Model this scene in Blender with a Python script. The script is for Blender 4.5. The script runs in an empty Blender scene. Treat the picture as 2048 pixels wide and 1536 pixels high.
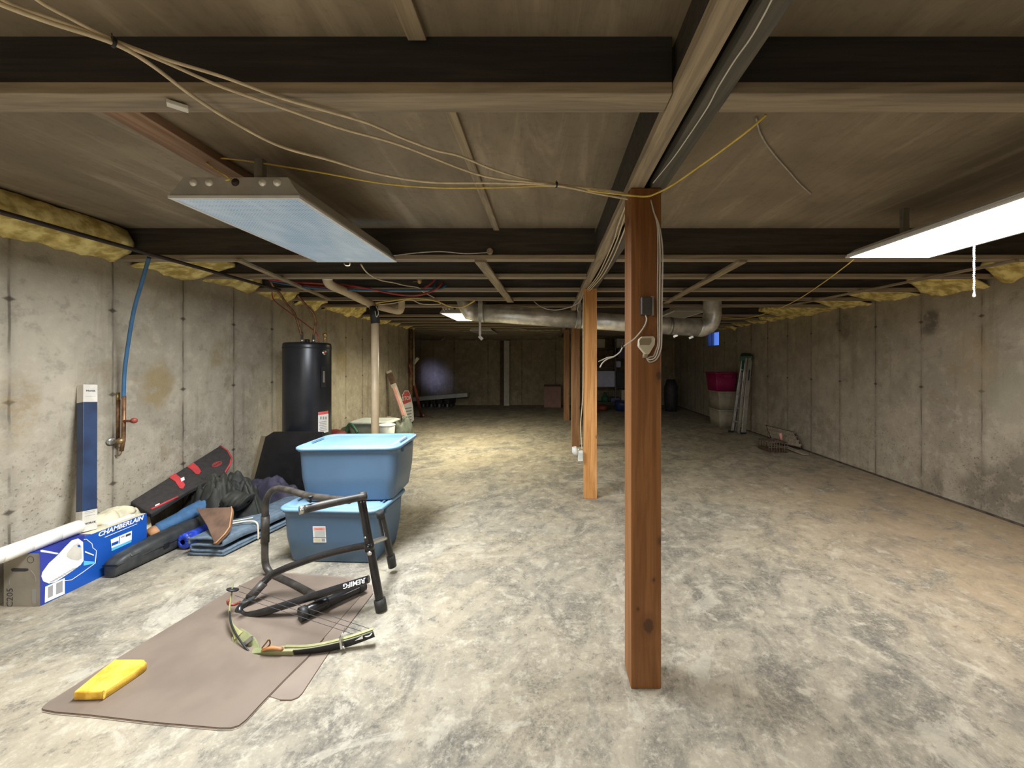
import bpy, bmesh, math, random
from mathutils import Vector, Matrix, noise
random.seed(7)
sc = bpy.context.scene
COL = sc.collection
# ---------------------------------------------------------------- camera
# image frame 2048 x 1536; camera 1.5 m above the floor looking along +Y
F, VX, VY, CH = 770.0, 1095.0, 722.0, 1.5
cd = bpy.data.cameras.new('camera'); cam = bpy.data.objects.new('camera', cd); COL.objects.link(cam)
cam.location = (0, 0, CH); cam.rotation_euler = (math.pi/2, 0, 0)
cd.sensor_fit = 'HORIZONTAL'; cd.sensor_width = 36.0; cd.lens = F/2048*36.0
cd.shift_x = -(VX-1024)/2048; cd.shift_y = (VY-768)/2048
cd.clip_start = 0.02; cd.clip_end = 200
sc.camera = cam
# ---------------------------------------------------------------- world (seen only through the small basement windows)
w = bpy.data.worlds.new('world'); sc.world = w; w.use_nodes = True
bg = w.node_tree.nodes['Background']; bg.inputs[0].default_value = (0.16, 0.33, 1.0, 1); bg.inputs[1].default_value = 1.1
# ---------------------------------------------------------------- colour management
sc.view_settings.view_transform = 'Standard'; sc.view_settings.look = 'None'
sc.view_settings.exposure = 0.0; sc.view_settings.gamma = 1.0; sc.view_settings.use_curve_mapping = False
# ---------------------------------------------------------------- ceiling lamps: position (x0,x1,y0,y1), light power, lens glow
LAMPS = {
 'left':  dict(r=(-1.73, -1.13, 1.753, 2.892), power=136, glow=0.30, col=(0.93, 0.97, 1.0), spread=176),
 'right': dict(r=(2.15, 2.755, 1.56, 2.78), power=50, glow=14.0, col=(1.0, 0.97, 0.93), spread=178),
 'far':   dict(r=(-1.68, -1.22, 6.0, 7.15), power=85, glow=6.0, col=(1.0, 0.92, 0.66), spread=150),
 'unlit_left': dict(r=(-1.9, -1.36, 9.4, 10.6), power=0, glow=0, col=(1, 1, 1), spread=120),
 'unlit_right': dict(r=(1.9, 2.38, 5.76, 6.8), power=0, glow=0, col=(1, 1, 1), spread=120),
 'rear_fill':  dict(r=(-1.73, -1.13, -2.2, -1.0), power=132, glow=4.0, col=(1.0, 0.97, 0.92), spread=178),  # added fixture out of view, brightens the near surfaces
}
def area(name, loc, size, power, col, spread, rot=(0, 0, 0)):
    l = bpy.data.lights.new(name, 'AREA'); l.shape = 'RECTANGLE'; l.size, l.size_y = size
    l.energy = power; l.color = col; l.spread = math.radians(spread)
    o = bpy.data.objects.new(name, l); COL.objects.link(o); o.location = loc; o.rotation_euler = rot
    return o
for k, L in LAMPS.items():
    if L['power'] > 0:
        x0, x1, y0, y1 = L['r']
        area('lamp_light', ((x0+x1)/2, (y0+y1)/2, CH+0.735), (x1-x0-.08, y1-y0-.08), L['power'], L['col'], L['spread'])
# added violet lamp aimed to throw a light patch on the back wall
area('back_wall_patch_light', (-5.9, 11.2, 1.75), (0.10, 0.6), 0.8, (0.36, 0.42, 1.0), 17, (math.radians(74), 0, math.radians(-47)))

# ================================================================ helpers
def P(px, py, Y): return Vector(((px-VX)*Y/F, Y, CH-(py-VY)*Y/F))
def G(px, py, z=0.0):
    Y = (CH-z)*F/(py-VY); return Vector(((px-VX)*Y/F, Y, z))
def PX(px, py, X):
    Y = X*F/(px-VX); return Vector((X, Y, CH-(py-VY)*Y/F))
def PZ(px, py, z): return G(px, py, z)
def cr(pts, k=8, closed=False):
    pts = [Vector(p) for p in pts]; n = len(pts); out = []
    rng = n if closed else n-1
    for i in range(rng):
        if closed: p0, p1, p2, p3 = pts[(i-1) % n], pts[i], pts[(i+1) % n], pts[(i+2) % n]
        else: p0, p1, p2, p3 = pts[max(i-1, 0)], pts[i], pts[i+1], pts[min(i+2, n-1)]
        for j in range(k):
            t = j/k
            out.append(0.5*((2*p1)+(-p0+p2)*t+(2*p0-5*p1+4*p2-p3)*t*t+(-p0+3*p1-3*p2+p3)*t**3))
    if not closed: out.append(pts[-1])
    return out
class MB:
    def __init__(s): s.v = []; s.f = []; s.m = []; s.sm = []
    def add(s, vs, fs, mi=0, smooth=False):
        b = len(s.v); s.v += [Vector(v) for v in vs]
        for f in fs: s.f.append([b+i for i in f]); s.m.append(mi); s.sm.append(smooth)
        return s
    def box(s, x0, x1, y0, y1, z0, z1, mi=0):
        vs = [(x, y, z) for z in (z0, z1) for y in (y0, y1) for x in (x0, x1)]
        return s.add(vs, [(0, 2, 3, 1), (4, 5, 7, 6), (0, 1, 5, 4), (2, 6, 7, 3), (0, 4, 6, 2), (1, 3, 7, 5)], mi)
    def hexa(s, a, b, mi=0):   # two quads with matching corner order
        vs = list(a)+list(b)
        return s.add(vs, [(3, 2, 1, 0), (4, 5, 6, 7), (0, 1, 5, 4), (1, 2, 6, 5), (2, 3, 7, 6), (3, 0, 4, 7)], mi)
    def obox(s, c, ax, ay, az, mi=0):
        c, ax, ay, az = map(Vector, (c, ax, ay, az))
        a = [c-ax-ay-az, c+ax-ay-az, c+ax+ay-az, c-ax+ay-az]; b = [p+2*az for p in a]
        return s.hexa(a, b, mi)
    def bar(s, p, q, wd, th, up=(0, 0, 1), mi=0):
        p, q = Vector(p), Vector(q); d = (q-p); u = Vector(up); sd = d.cross(u).normalized(); u = sd.cross(d).normalized()
        return s.obox((p+q)/2, d/2, sd*wd/2, u*th/2, mi)
    def tube(s, pts, r, n=10, mi=0, caps=True, closed=False, flat=None, up0=None):
        pts = [Vector(p) for p in pts]; N = len(pts); rr = r if isinstance(r, (list, tuple)) else [r]*N
        if closed: T = [(pts[(i+1) % N]-pts[i-1]).normalized() for i in range(N)]
        else: T = [(pts[min(i+1, N-1)]-pts[max(i-1, 0)]).normalized() for i in range(N)]
        u = Vector(up0) if up0 else (Vector((0, 0, 1)) if abs(T[0].z) < .9 else Vector((1, 0, 0)))
        u = (u-T[0]*u.dot(T[0])).normalized(); vs = []
        for i in range(N):
            u = (u-T[i]*u.dot(T[i])).normalized(); b = T[i].cross(u)
            fl = 1 if flat is None else flat
            for k in range(n):
                a = 2*math.pi*k/n; vs.append(pts[i]+(u*math.cos(a)*fl+b*math.sin(a))*rr[i])
        fs = []
        for i in range(N if closed else N-1):
            j = (i+1) % N
            for k in range(n): fs.append((i*n+k, i*n+(k+1) % n, j*n+(k+1) % n, j*n+k))
        s.add(vs, fs, mi, True)
        if caps and not closed:
            b = len(s.v)-N*n
            s.f.append([b+k for k in range(n)][::-1]); s.m.append(mi); s.sm.append(False)
            s.f.append([b+(N-1)*n+k for k in range(n)]); s.m.append(mi); s.sm.append(False)
        return s
    def lathe(s, c, prof, n=24, axis=(0, 0, 1), mi=0, smooth=True):
        c = Vector(c); a = Vector(axis).normalized(); u = a.orthogonal().normalized(); b = a.cross(u); vs = []
        for (r, z) in prof:
            for k in range(n):
                t = 2*math.pi*k/n; vs.append(c+a*z+(u*math.cos(t)+b*math.sin(t))*r)
        fs = [(i*n+k, i*n+(k+1) % n, (i+1)*n+(k+1) % n, (i+1)*n+k) for i in range(len(prof)-1) for k in range(n)]
        s.add(vs, fs, mi, smooth)
        B = len(s.v)-len(prof)*n
        s.f.append([B+k for k in range(n)][::-1]); s.m.append(mi); s.sm.append(False)
        s.f.append([B+(len(prof)-1)*n+k for k in range(n)]); s.m.append(mi); s.sm.append(False)
        return s
    def prism(s, poly, off, mi=0):   # planar polygon (3D points) extruded by vector off
        poly = [Vector(p) for p in poly]; off = Vector(off); n = len(poly)
        vs = poly+[p+off for p in poly]
        fs = [list(range(n))[::-1], list(range(n, 2*n))]+[(i, (i+1) % n, n+(i+1) % n, n+i) for i in range(n)]
        return s.add(vs, fs, mi)
    def grid(s, nu, nv, fn, mi=0, smooth=True):
        vs = [fn(i/nu, j/nv) for j in range(nv+1) for i in range(nu+1)]
        fs = [(j*(nu+1)+i, j*(nu+1)+i+1, (j+1)*(nu+1)+i+1, (j+1)*(nu+1)+i) for j in range(nv) for i in range(nu)]
        return s.add(vs, fs, mi, smooth)
    def sphere(s, c, r, n=12, mi=0, sq=(1, 1, 1)):
        c = Vector(c); vs = []; m = n//2
        for j in range(1, m):
            t = math.pi*j/m
            for k in range(n):
                a = 2*math.pi*k/n; vs.append(c+Vector((math.sin(t)*math.cos(a)*sq[0], math.sin(t)*math.sin(a)*sq[1], math.cos(t)*sq[2]))*r)
        top = len(vs); vs.append(c+Vector((0, 0, r*sq[2]))); vs.append(c-Vector((0, 0, r*sq[2])))
        fs = [(j*n+k, (j+1)*n+k, (j+1)*n+(k+1) % n, j*n+(k+1) % n) for j in range(m-2) for k in range(n)]
        fs += [(top, k, (k+1) % n) for k in range(n)]+[(top+1, (m-2)*n+(k+1) % n, (m-2)*n+k) for k in range(n)]
        return s.add(vs, fs, mi, True)
    def build(s, name, mats, parent=None, bevel=0, sub=0, solid=0, smooth=None, segs=2):
        if not isinstance(mats, (list, tuple)): mats = [mats]
        if parent is None:
            xs = [v.x for v in s.v]; ys = [v.y for v in s.v]; zs = [v.z for v in s.v]
            org = Vector(((min(xs)+max(xs))/2, (min(ys)+max(ys))/2, min(zs)))
        else: org = wloc(parent)
        me = bpy.data.meshes.new(name); me.from_pydata([tuple(v-org) for v in s.v], [], s.f)
        for m in mats: me.materials.append(m)
        for p, mi, sm in zip(me.polygons, s.m, s.sm):
            p.material_index = mi; p.use_smooth = sm if smooth is None else smooth
        bm = bmesh.new(); bm.from_mesh(me); bmesh.ops.recalc_face_normals(bm, faces=bm.faces); bm.to_mesh(me); bm.free()
        o = bpy.data.objects.new(name, me); COL.objects.link(o)
        if parent is None: o.location = org
        else: o.parent = parent
        if solid:
            md = o.modifiers.new('solid', 'SOLIDIFY'); md.thickness = solid
        if bevel:
            md = o.modifiers.new('bevel', 'BEVEL'); md.width = bevel; md.segments = segs; md.limit_method = 'ANGLE'; md.angle_limit = math.radians(40)
        if sub:
            md = o.modifiers.new('sub', 'SUBSURF'); md.levels = sub; md.render_levels = sub
        return o
def wloc(o):
    v = Vector((0, 0, 0))
    while o is not None: v += o.location; o = o.parent
    return v
def tag(o, label, cat, group=None, kind=None):
    if label: o['label'] = label
    if cat: o['category'] = cat
    if group: o['group'] = group
    if kind: o['kind'] = kind
    return o
def struct(o): o['kind'] = 'structure'; return o
def thing(name, loc, label, cat, group=None):
    o = bpy.data.objects.new(name, None); COL.objects.link(o); o.location = loc; o.empty_display_size = .1
    return tag(o, label, cat, group)
def text(s, size, origin, xdir, ydir, mat, parent, name='lettering', depth=.001, shear=0, bold=0):
    cu = bpy.data.curves.new('t', 'FONT'); cu.body = s; cu.size = size; cu.extrude = depth; cu.align_x = 'CENTER'; cu.align_y = 'CENTER'
    cu.shear = shear; cu.offset = bold; cu.resolution_u = 2
    to = bpy.data.objects.new('t', cu); COL.objects.link(to); dg = bpy.context.evaluated_depsgraph_get(); dg.update()
    me = bpy.data.meshes.new_from_object(to.evaluated_get(dg)); bpy.data.objects.remove(to); bpy.data.curves.remove(cu)
    X = Vector(xdir).normalized(); Y = Vector(ydir); Y = (Y-X*Y.dot(X)).normalized(); Z = X.cross(Y)
    M = Matrix((X, Y, Z)).transposed().to_4x4(); M.translation = Vector(origin)-wloc(parent)
    me.transform(M); me.materials.clear(); me.materials.append(mat); me.name = name
    o = bpy.data.objects.new(name, me); COL.objects.link(o); o.parent = parent
    return o
# ================================================================ materials
def nm(name):
    m = bpy.data.materials.new(name); m.use_nodes = True; nt = m.node_tree
    return m, nt, nt.nodes['Principled BSDF']
class NT:
    def __init__(s, nt): s.nt = nt
    def n(s, t, **k):
        nd = s.nt.nodes.new(t)
        for a, b in k.items(): setattr(nd, a, b)
        return nd
    def l(s, a, b): s.nt.links.new(a, b)
    def val(s, x, sock):
        if hasattr(x, 'node') or isinstance(x, bpy.types.NodeSocket): s.l(x, sock)
        else: sock.default_value = x
    def math(s, op, a, b=0, c=None, clamp=False):
        nd = s.n('ShaderNodeMath', operation=op, use_clamp=clamp); s.val(a, nd.inputs[0]); s.val(b, nd.inputs[1])
        if c is not None: s.val(c, nd.inputs[2])
        return nd.outputs[0]
    def mix(s, f, a, b, mode='MIX'):
        nd = s.n('ShaderNodeMix', data_type='RGBA', blend_type=mode); s.val(f, nd.inputs[0])
        for x, i in ((a, 6), (b, 7)):
            if isinstance(x, tuple): x = (*x, 1) if len(x) == 3 else x
            s.val(x, nd.inputs[i])
        return nd.outputs[2]
    def noise(s, vec, scale, detail=4, rough=.55, dist=0):
        nd = s.n('ShaderNodeTexNoise'); s.l(vec, nd.inputs['Vector']); nd.inputs['Scale'].default_value = scale
        nd.inputs['Detail'].default_value = detail; nd.inputs['Roughness'].default_value = rough; nd.inputs['Distortion'].default_value = dist
        return nd.outputs[0]
    def vor(s, vec, scale):
        nd = s.n('ShaderNodeTexVoronoi'); s.l(vec, nd.inputs['Vector']); nd.inputs['Scale'].default_value = scale
        return nd.outputs['Distance']
    def ramp(s, f, a, b, smooth=True):   # map f from a..b to 0..1
        nd = s.n('ShaderNodeMapRange', clamp=True); nd.interpolation_type = 'SMOOTHSTEP' if smooth else 'LINEAR'
        s.val(f, nd.inputs[0]); nd.inputs[1].default_value = a; nd.inputs[2].default_value = b
        return nd.outputs[0]
    def pos(s): return s.n('ShaderNodeNewGeometry').outputs['Position']
    def obj(s): return s.n('ShaderNodeTexCoord').outputs['Object']
    def scl(s, vec, k):
        nd = s.n('ShaderNodeVectorMath', operation='MULTIPLY'); s.l(vec, nd.inputs[0]); nd.inputs[1].default_value = k
        return nd.outputs[0]
    def xyz(s, vec):
        nd = s.n('ShaderNodeSeparateXYZ'); s.l(vec, nd.inputs[0]); return nd.outputs
    def dist(s, vec, pt):
        nd = s.n('ShaderNodeVectorMath', operation='DISTANCE'); s.l(vec, nd.inputs[0]); nd.inputs[1].default_value = pt
        return nd.outputs['Value']
    def bump(s, h, k, d, bsdf):
        nd = s.n('ShaderNodeBump'); nd.inputs['Strength'].default_value = k; nd.inputs['Distance'].default_value = d
        s.l(h, nd.inputs['Height']); s.l(nd.outputs[0], bsdf.inputs['Normal'])
def simple(name, c, rough=.5, metal=0, var=.18, scale=9, bump=0, c2=None, stretch=(1, 1, 1), spec=None, alpha=None, det=4):
    m, nt, b = nm(name); N = NT(nt); v = N.scl(N.obj(), stretch); f = N.noise(v, scale, det)
    c2 = c2 or tuple(x*(1-var) for x in c); c1 = c if c2 is None else tuple(min(1, x*(1+var*.5)) for x in c) if var and not bump == -1 else c
    N.l(N.mix(N.ramp(f, .35, .65), c2, c1), b.inputs['Base Color'])
    b.inputs['Roughness'].default_value = rough; b.inputs['Metallic'].default_value = metal
    if spec is not None: b.inputs['Specular IOR Level'].default_value = spec
    if bump > 0: N.bump(f, bump, .01, b)
    return m
def emis(name, col, strength, base=(.8, .8, .8)):
    m, nt, b = nm(name); N = NT(nt)
    N.l(N.mix(.0, base, base), b.inputs['Base Color'])
    b.inputs['Emission Color'].default_value = (*col, 1); b.inputs['Emission Strength'].default_value = strength
    return m
M = {}
def mk_floor():
    m, nt, b = nm('concrete_floor'); N = NT(nt); p = N.pos()
    # slanting trowel direction
    rt = N.n('ShaderNodeVectorRotate', rotation_type='Z_AXIS'); N.l(p, rt.inputs['Vector']); rt.inputs['Angle'].default_value = .55
    q = N.scl(rt.outputs[0], (1.2, .9, 1))
    big = N.noise(p, .7, 4, .6, .8); mid = N.noise(q, 3.0, 8, .70, .9); fine = N.noise(p, 11, 10, .80, .2); tiny = N.noise(p, 48, 8, .80)
    c = N.mix(N.ramp(mid, .34, .64), (.185, .170, .140), (.345, .308, .238))
    c = N.mix(N.math('MULTIPLY', N.ramp(big, .40, .66), .6), c, (.38, .32, .22))
    c = N.mix(N.math('MULTIPLY', N.ramp(fine, .50, .64), .65), c, (.50, .455, .36))
    c = N.mix(N.math('MULTIPLY', N.ramp(fine, .46, .35), .72), c, (.095, .09, .08))
    dk = N.math('MULTIPLY', N.ramp(mid, .55, .36), N.ramp(tiny, .46, .60))
    c = N.mix(N.math('MULTIPLY', dk, .6), c, (.075, .073, .066))
    c = N.mix(N.math('MULTIPLY', N.ramp(tiny, .46, .34), .5), c, (.52, .475, .385))
    wear = N.noise(q, 1.7, 9, .76, 1.0)
    c = N.mix(N.math('MULTIPLY', N.ramp(wear, .56, .615), .45), c, (.50, .465, .38))
    c = N.mix(N.math('MULTIPLY', N.ramp(wear, .44, .39), .40), c, (.145, .14, .125))
    blot = N.noise(p, 5.5, 6, .65, .4)
    c = N.mix(N.math('MULTIPLY', N.ramp(blot, .60, .68), .5), c, (.52, .48, .39))
    x, y, z = N.xyz(p)
    st = N.math('MULTIPLY', N.ramp(x, 1.6, 3.4), N.math('MULTIPLY', N.ramp(mid, .3, .55), N.ramp(y, 7, 4)))
    c = N.mix(N.math('MULTIPLY', st, .6), c, (.33, .225, .125))
    N.l(c, b.inputs['Base Color']); b.inputs['Roughness'].default_value = .75; b.inputs['Specular IOR Level'].default_value = .35
    N.bump(N.math('ADD', fine, N.math('MULTIPLY', tiny, .5)), .35, .012, b); return m
def mk_wall(name, axis, period, off, ties, base=(.37, .325, .25), spots=(), streak=.3):
    m, nt, b = nm(name); N = NT(nt); p = N.pos(); q = N.xyz(p); a = q[axis]; z = q[2]
    n1 = N.noise(p, 1.3, 5, .6, .5); n2 = N.noise(p, 7, 7, .7); n3 = N.noise(p, 45, 5, .7)
    c = N.mix(N.ramp(n1, .33, .67), tuple(x*.85 for x in base), tuple(x*1.15 for x in base))
    n4 = N.noise(p, 2.8, 6, .65, .8)
    c = N.mix(N.math('MULTIPLY', N.ramp(n4, .52, .66), .35), c, tuple(x*1.35 for x in base))
    c = N.mix(N.math('MULTIPLY', N.ramp(n4, .44, .34), .40), c, (base[0]*.72, base[1]*.66, base[2]*.5))
    c = N.mix(N.math('MULTIPLY', N.ramp(n2, .5, .70), .45), c, tuple(x*1.55 for x in base))
    c = N.mix(N.math('MULTIPLY', N.ramp(n2, .46, .32), .45), c, tuple(x*.5 for x in base))
    # pitted lower part of the pour
    low = N.ramp(N.math('ADD', z, N.math('MULTIPLY', n1, .5)), 1.55, .75)
    pit = N.math('MULTIPLY', N.ramp(n3, .57, .68), low)
    c = N.mix(N.math('MULTIPLY', pit, .75), c, (.055, .048, .035))
    lt = N.math('MULTIPLY', N.ramp(n2, .5, .62), low)
    c = N.mix(N.math('MULTIPLY', lt, .45), c, (.46, .42, .34))
    # vertical streaks
    sv = N.scl(p, (6, 6, .35)); s1 = N.noise(sv, 1.4, 5, .6)
    c = N.mix(N.math('MULTIPLY', N.ramp(s1, .55, .72), streak), c, (.13, .105, .06))
    # form joints and ties
    wob = N.math('MULTIPLY', N.math('SUBTRACT', N.noise(p, 5, 4), .5), .02)
    fr = N.math('ABSOLUTE', N.math('SUBTRACT', N.math('FRACT', N.math('DIVIDE', N.math('ADD', N.math('ADD', a, wob), off), period)), .5))
    dl = N.math('MULTIPLY', fr, period)
    line = N.ramp(dl, .010, .003); gate = N.ramp(N.noise(p, 3, 3), .35, .6)
    halo = N.math('MULTIPLY', N.ramp(dl, .05, .0), .35)
    c = N.mix(N.math('MULTIPLY', N.math('ADD', N.math('MULTIPLY', line, gate), halo), .6), c, (.07, .058, .04))
    for tz in ties:
        dz = N.math('ABSOLUTE', N.math('SUBTRACT', z, tz))
        d = N.math('ADD', N.math('MULTIPLY', dz, 1.3), N.math('MULTIPLY', dl, .8))
        c = N.mix(N.math('MULTIPLY', N.ramp(d, .035, .012), .85), c, (.05, .035, .022))
    nd = N.n('ShaderNodeVectorMath', operation='ADD'); N.l(p, nd.inputs[0])
    nz = N.n('ShaderNodeTexNoise'); N.l(p, nz.inputs['Vector']); nz.inputs['Scale'].default_value = 5; nz.inputs['Detail'].default_value = 5
    sub = N.n('ShaderNodeVectorMath', operation='MULTIPLY_ADD'); N.l(nz.outputs[1], sub.inputs[0]); sub.inputs[1].default_value = (.3, .3, .3); sub.inputs[2].default_value = (-.15, -.15, -.15)
    N.l(sub.outputs[0], nd.inputs[1]); wp = N.scl(nd.outputs[0], (1, 1, .65))
    for (pt, r, col, k) in spots:
        d = N.dist(wp, (pt[0], pt[1], pt[2]*.65)); c = N.mix(N.math('MULTIPLY', N.math('MULTIPLY', N.ramp(d, r*1.15, r*.45), k), N.ramp(N.math('ADD', n2, N.math('MULTIPLY', n3, .25)), .46, .66)), c, col)
    N.l(c, b.inputs['Base Color']); b.inputs['Roughness'].default_value = .85
    N.bump(N.math('ADD', n2, N.math('MULTIPLY', n3, .6)), .45, .015, b); return m
def mk_ceiling():
    m, nt, b = nm('ceiling_sheathing'); N = NT(nt); p = N.pos()
    n1 = N.noise(p, .9, 4, .6, 1.0); n2 = N.noise(N.scl(p, (3.2, .40, 1)), 1.7, 5, .6, 1.2); n3 = N.noise(p, 30, 4)
    c = N.mix(N.ramp(n1, .3, .7), (.20, .158, .105), (.31, .25, .17))
    c = N.mix(N.math('MULTIPLY', N.ramp(n2, .5, .72), .65), c, (.43, .35, .25))
    c = N.mix(N.math('MULTIPLY', N.ramp(n2, .46, .30), .45), c, (.16, .12, .08))
    c = N.mix(N.math('MULTIPLY', N.ramp(n3, .5, .7), .2), c, (.10, .08, .055))
    N.l(c, b.inputs['Base Color']); b.inputs['Roughness'].default_value = .7; N.bump(n2, .3, .03, b); return m
def mk_wood(name, c1, c2, axis=2, knots=True, rough=.55, spots=()):
    m, nt, b = nm(name); N = NT(nt); p = N.obj(); k = [14, 14, 14]; k[axis] = .9
    g = N.noise(N.scl(p, tuple(k)), 1.6, 6, .62, .8); k2 = [60, 60, 60]; k2[axis] = 2
    f = N.noise(N.scl(p, tuple(k2)), 1.5, 3)
    c = N.mix(N.ramp(g, .34, .66), c1, c2); c = N.mix(N.math('MULTIPLY', N.ramp(f, .5, .7), .35), c, tuple(x*.6 for x in c1))
    if knots:
        kk = [5, 5, 5]; kk[axis] = 3.4
        v = N.vor(N.scl(p, tuple(kk)), 1.0); c = N.mix(N.math('MULTIPLY', N.ramp(v, .13, .05), .7), c, tuple(x*.3 for x in c1))
    for (pt, r_) in spots:
        wp = N.scl(N.pos(), (1, 1, .7)); d = N.dist(wp, (pt[0], pt[1], pt[2]*.7)); d = N.math('ADD', d, N.math('MULTIPLY', N.math('SUBTRACT', N.noise(N.pos(), 60, 3), .5), .012))
        c = N.mix(N.math('MULTIPLY', N.ramp(d, r_*2.2, r_), .35), c, tuple(x*.55 for x in c1)); c = N.mix(N.math('MULTIPLY', N.ramp(d, r_, r_*.6), .75), c, tuple(x*.28 for x in c1))
    N.l(c, b.inputs['Base Color']); b.inputs['Roughness'].default_value = rough; N.bump(f, .15, .004, b); return m
M['floor'] = mk_floor()
M['wall_l'] = mk_wall('concrete_wall_left', 1, .575, -.11+.575/2, (1.89, 1.24, .55),
    spots=[((-3.37, 3.31, 1.27), .17, (.27, .20, .09), .8), ((-3.37, 3.95, 1.58), .12, (.27, .21, .10), .7), ((-3.37, 2.44, 1.2), .15, (.26, .18, .08), .6),
           ((-3.37, 6.3, 1.5), .2, (.24, .17, .06), .6), ((-3.37, 5.55, 1.3), .16, (.24, .17, .06), .5), ((-3.37, 2.95, 1.38), .08, (.2, .15, .08), .5)])
M['wall_r'] = mk_wall('concrete_wall_right', 1, .62, .2, (1.95, 1.2), base=(.35, .305, .24),
    spots=[((4.32, 4.35, 1.95), .12, (.09, .075, .055), .8), ((4.32, 5.6, 2.0), .16, (.10, .085, .06), .6), ((4.32, 3.9, 1.5), .3, (.30, .22, .11), .4),
           ((4.32, 3.85, .18), .24, (.075, .062, .045), .6), ((4.32, 3.5, .34), .30, (.075, .062, .045), .65), ((4.32, 4.3, .08), .14, (.075, .062, .045), .5), ((4.32, 3.6, 1.2), .25, (.27, .26, .19), .5)])
M['wall_b'] = mk_wall('concrete_wall_back', 0, 1.15, .3, (1.9, 1.1), base=(.36, .30, .20), spots=[((-4.4, 13.1, 1.3), .6, (.22, .12, .05), .4)], streak=.4)
M['ceil'] = mk_ceiling()
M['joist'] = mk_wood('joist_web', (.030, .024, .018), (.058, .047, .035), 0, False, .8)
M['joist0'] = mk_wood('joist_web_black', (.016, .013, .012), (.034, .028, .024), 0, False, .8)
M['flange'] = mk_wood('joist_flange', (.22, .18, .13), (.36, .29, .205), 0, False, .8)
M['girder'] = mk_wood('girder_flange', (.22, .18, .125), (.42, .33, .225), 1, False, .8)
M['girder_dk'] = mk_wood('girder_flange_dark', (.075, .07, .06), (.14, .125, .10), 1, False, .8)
M['strip'] = mk_wood('strip_wood', (.22, .17, .11), (.40, .32, .21), 1, False, .8)
M['pink_board'] = mk_wood('reddish_board', (.24, .14, .085), (.38, .24, .16), 1, False, .8)
M['post'] = mk_wood('fir_post_shaded', (.185, .07, .016), (.275, .112, .032), spots=[(tuple(P(1297, 1252, 1.761)), .028), (tuple(P(1318, 752, 1.761)), .016), (tuple(P(1308, 1160, 1.761)), .008), (tuple(P(1276, 1218, 1.761)), .007)])  # same fir as the other posts, darkened for its unlit front face
M['post2'] = mk_wood('fir_post_lit', (.50, .22, .06), (.70, .36, .13), 2)  # same fir, brightened as the lamps would light the second post
M['post3'] = mk_wood('fir_post_dim', (.26, .12, .045), (.40, .21, .09), 2)  # same fir, the dimmer light farther back put into its colour
M['insul'] = simple('fiberglass', (.85, .68, .28), .95, var=.5, scale=10, bump=1.0, c2=(.50, .36, .10), det=9)
M['paper'] = simple('kraft_facing', (.42, .33, .17), .9, var=.3, scale=8)
M['galv'] = simple('galvanised', (.86, .85, .80), .36, .75, var=.25, scale=7, bump=.1)
M['galv_dk'] = simple('galvanised_dull', (.42, .41, .38), .45, .9, var=.25, scale=10)
M['fix'] = simple('fixture_steel', (.62, .61, .59), .35, .5, var=.1)
M['fixrim'] = simple('fixture_rim', (.85, .86, .88), .35, .1, var=.05)
M['chrome'] = simple('bright_plug', (.95, .94, .90), .2, .25, var=.03)
M['cable_w'] = simple('cable_beige', (.70, .58, .40), .6, var=.15, scale=20)
M['cable_y'] = simple('cable_yellow', (.75, .55, .12), .5, var=.15, scale=20)
M['cable_g'] = simple('cable_grey', (.50, .46, .40), .6, var=.2, scale=20)
M['wire_w'] = simple('wire_white', (.72, .68, .60), .5, var=.1)
M['pvc'] = simple('pvc_cream', (.62, .49, .32), .45, var=.12, scale=5)
M['pvc_w'] = simple('white_tube', (.86, .82, .74), .4, var=.08, scale=5)
M['rubber'] = simple('black_rubber', (.02, .02, .02), .55, var=.3)
M['blkpaint'] = simple('black_gloss_paint', (.018, .017, .018), .25, var=.3, scale=12)
M['dustblk'] = simple('dusty_black', (.05, .043, .036), .45, var=.5, scale=14)
M['blackdk'] = simple('black_plastic', (.012, .012, .014), .5, var=.3)
M['heater'] = simple('heater_enamel', (.020, .022, .028), .33, .2, var=.25, scale=3)
M['label'] = simple('paper_label', (.78, .77, .74), .6, var=.05)
M['grey_ink'] = simple('grey_ink', (.34, .33, .33), .7, var=.1)
M['ink'] = simple('dark_ink', (.05, .05, .06), .7, var=.1)
M['red'] = simple('red_fabric', (.52, .045, .05), .7, var=.2)
M['redlab'] = simple('red_label', (.70, .12, .12), .6, var=.1)
M['pinklab'] = simple('pink_label', (.85, .42, .38), .6, var=.1)
M['tote'] = simple('tote_blue', (.078, .142, .228), .38, var=.08, scale=2)
M['totelid'] = simple('tote_lid', (.14, .26, .40), .38, var=.25, scale=4, c2=(.20, .33, .46))
M['mat'] = simple('mat_brown', (.19, .148, .115), .42, var=.14, scale=3, spec=.4)
M['mat2'] = simple('mat_brown_under', (.24, .19, .15), .42, var=.14, scale=3, spec=.4)
M['matedge'] = simple('mat_edge', (.15, .09, .06), .6, var=.1)
M['sponge'] = simple('sponge', (.80, .50, .07), .9, var=.25, scale=18, bump=.6, c2=(.60, .33, .03))
M['boxblue'] = simple('carton_blue', (.008, .085, .42), .45, var=.12, scale=3)
M['boxviolet'] = simple('carton_dark_blue', (.03, .045, .30), .45, var=.2, scale=4)
M['white'] = simple('print_white', (.88, .88, .88), .5, var=.04)
M['cyan'] = simple('print_cyan', (.12, .55, .85), .5, var=.05)
M['card'] = simple('carton_grey', (.33, .30, .25), .8, var=.12, scale=6)
M['cream'] = simple('cream_cloth', (.66, .60, .42), .85, var=.2, scale=7)
M['navybox'] = simple('navy_carton', (.012, .02, .05), .4, var=.35, scale=4, c2=(.022, .045, .11))
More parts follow.
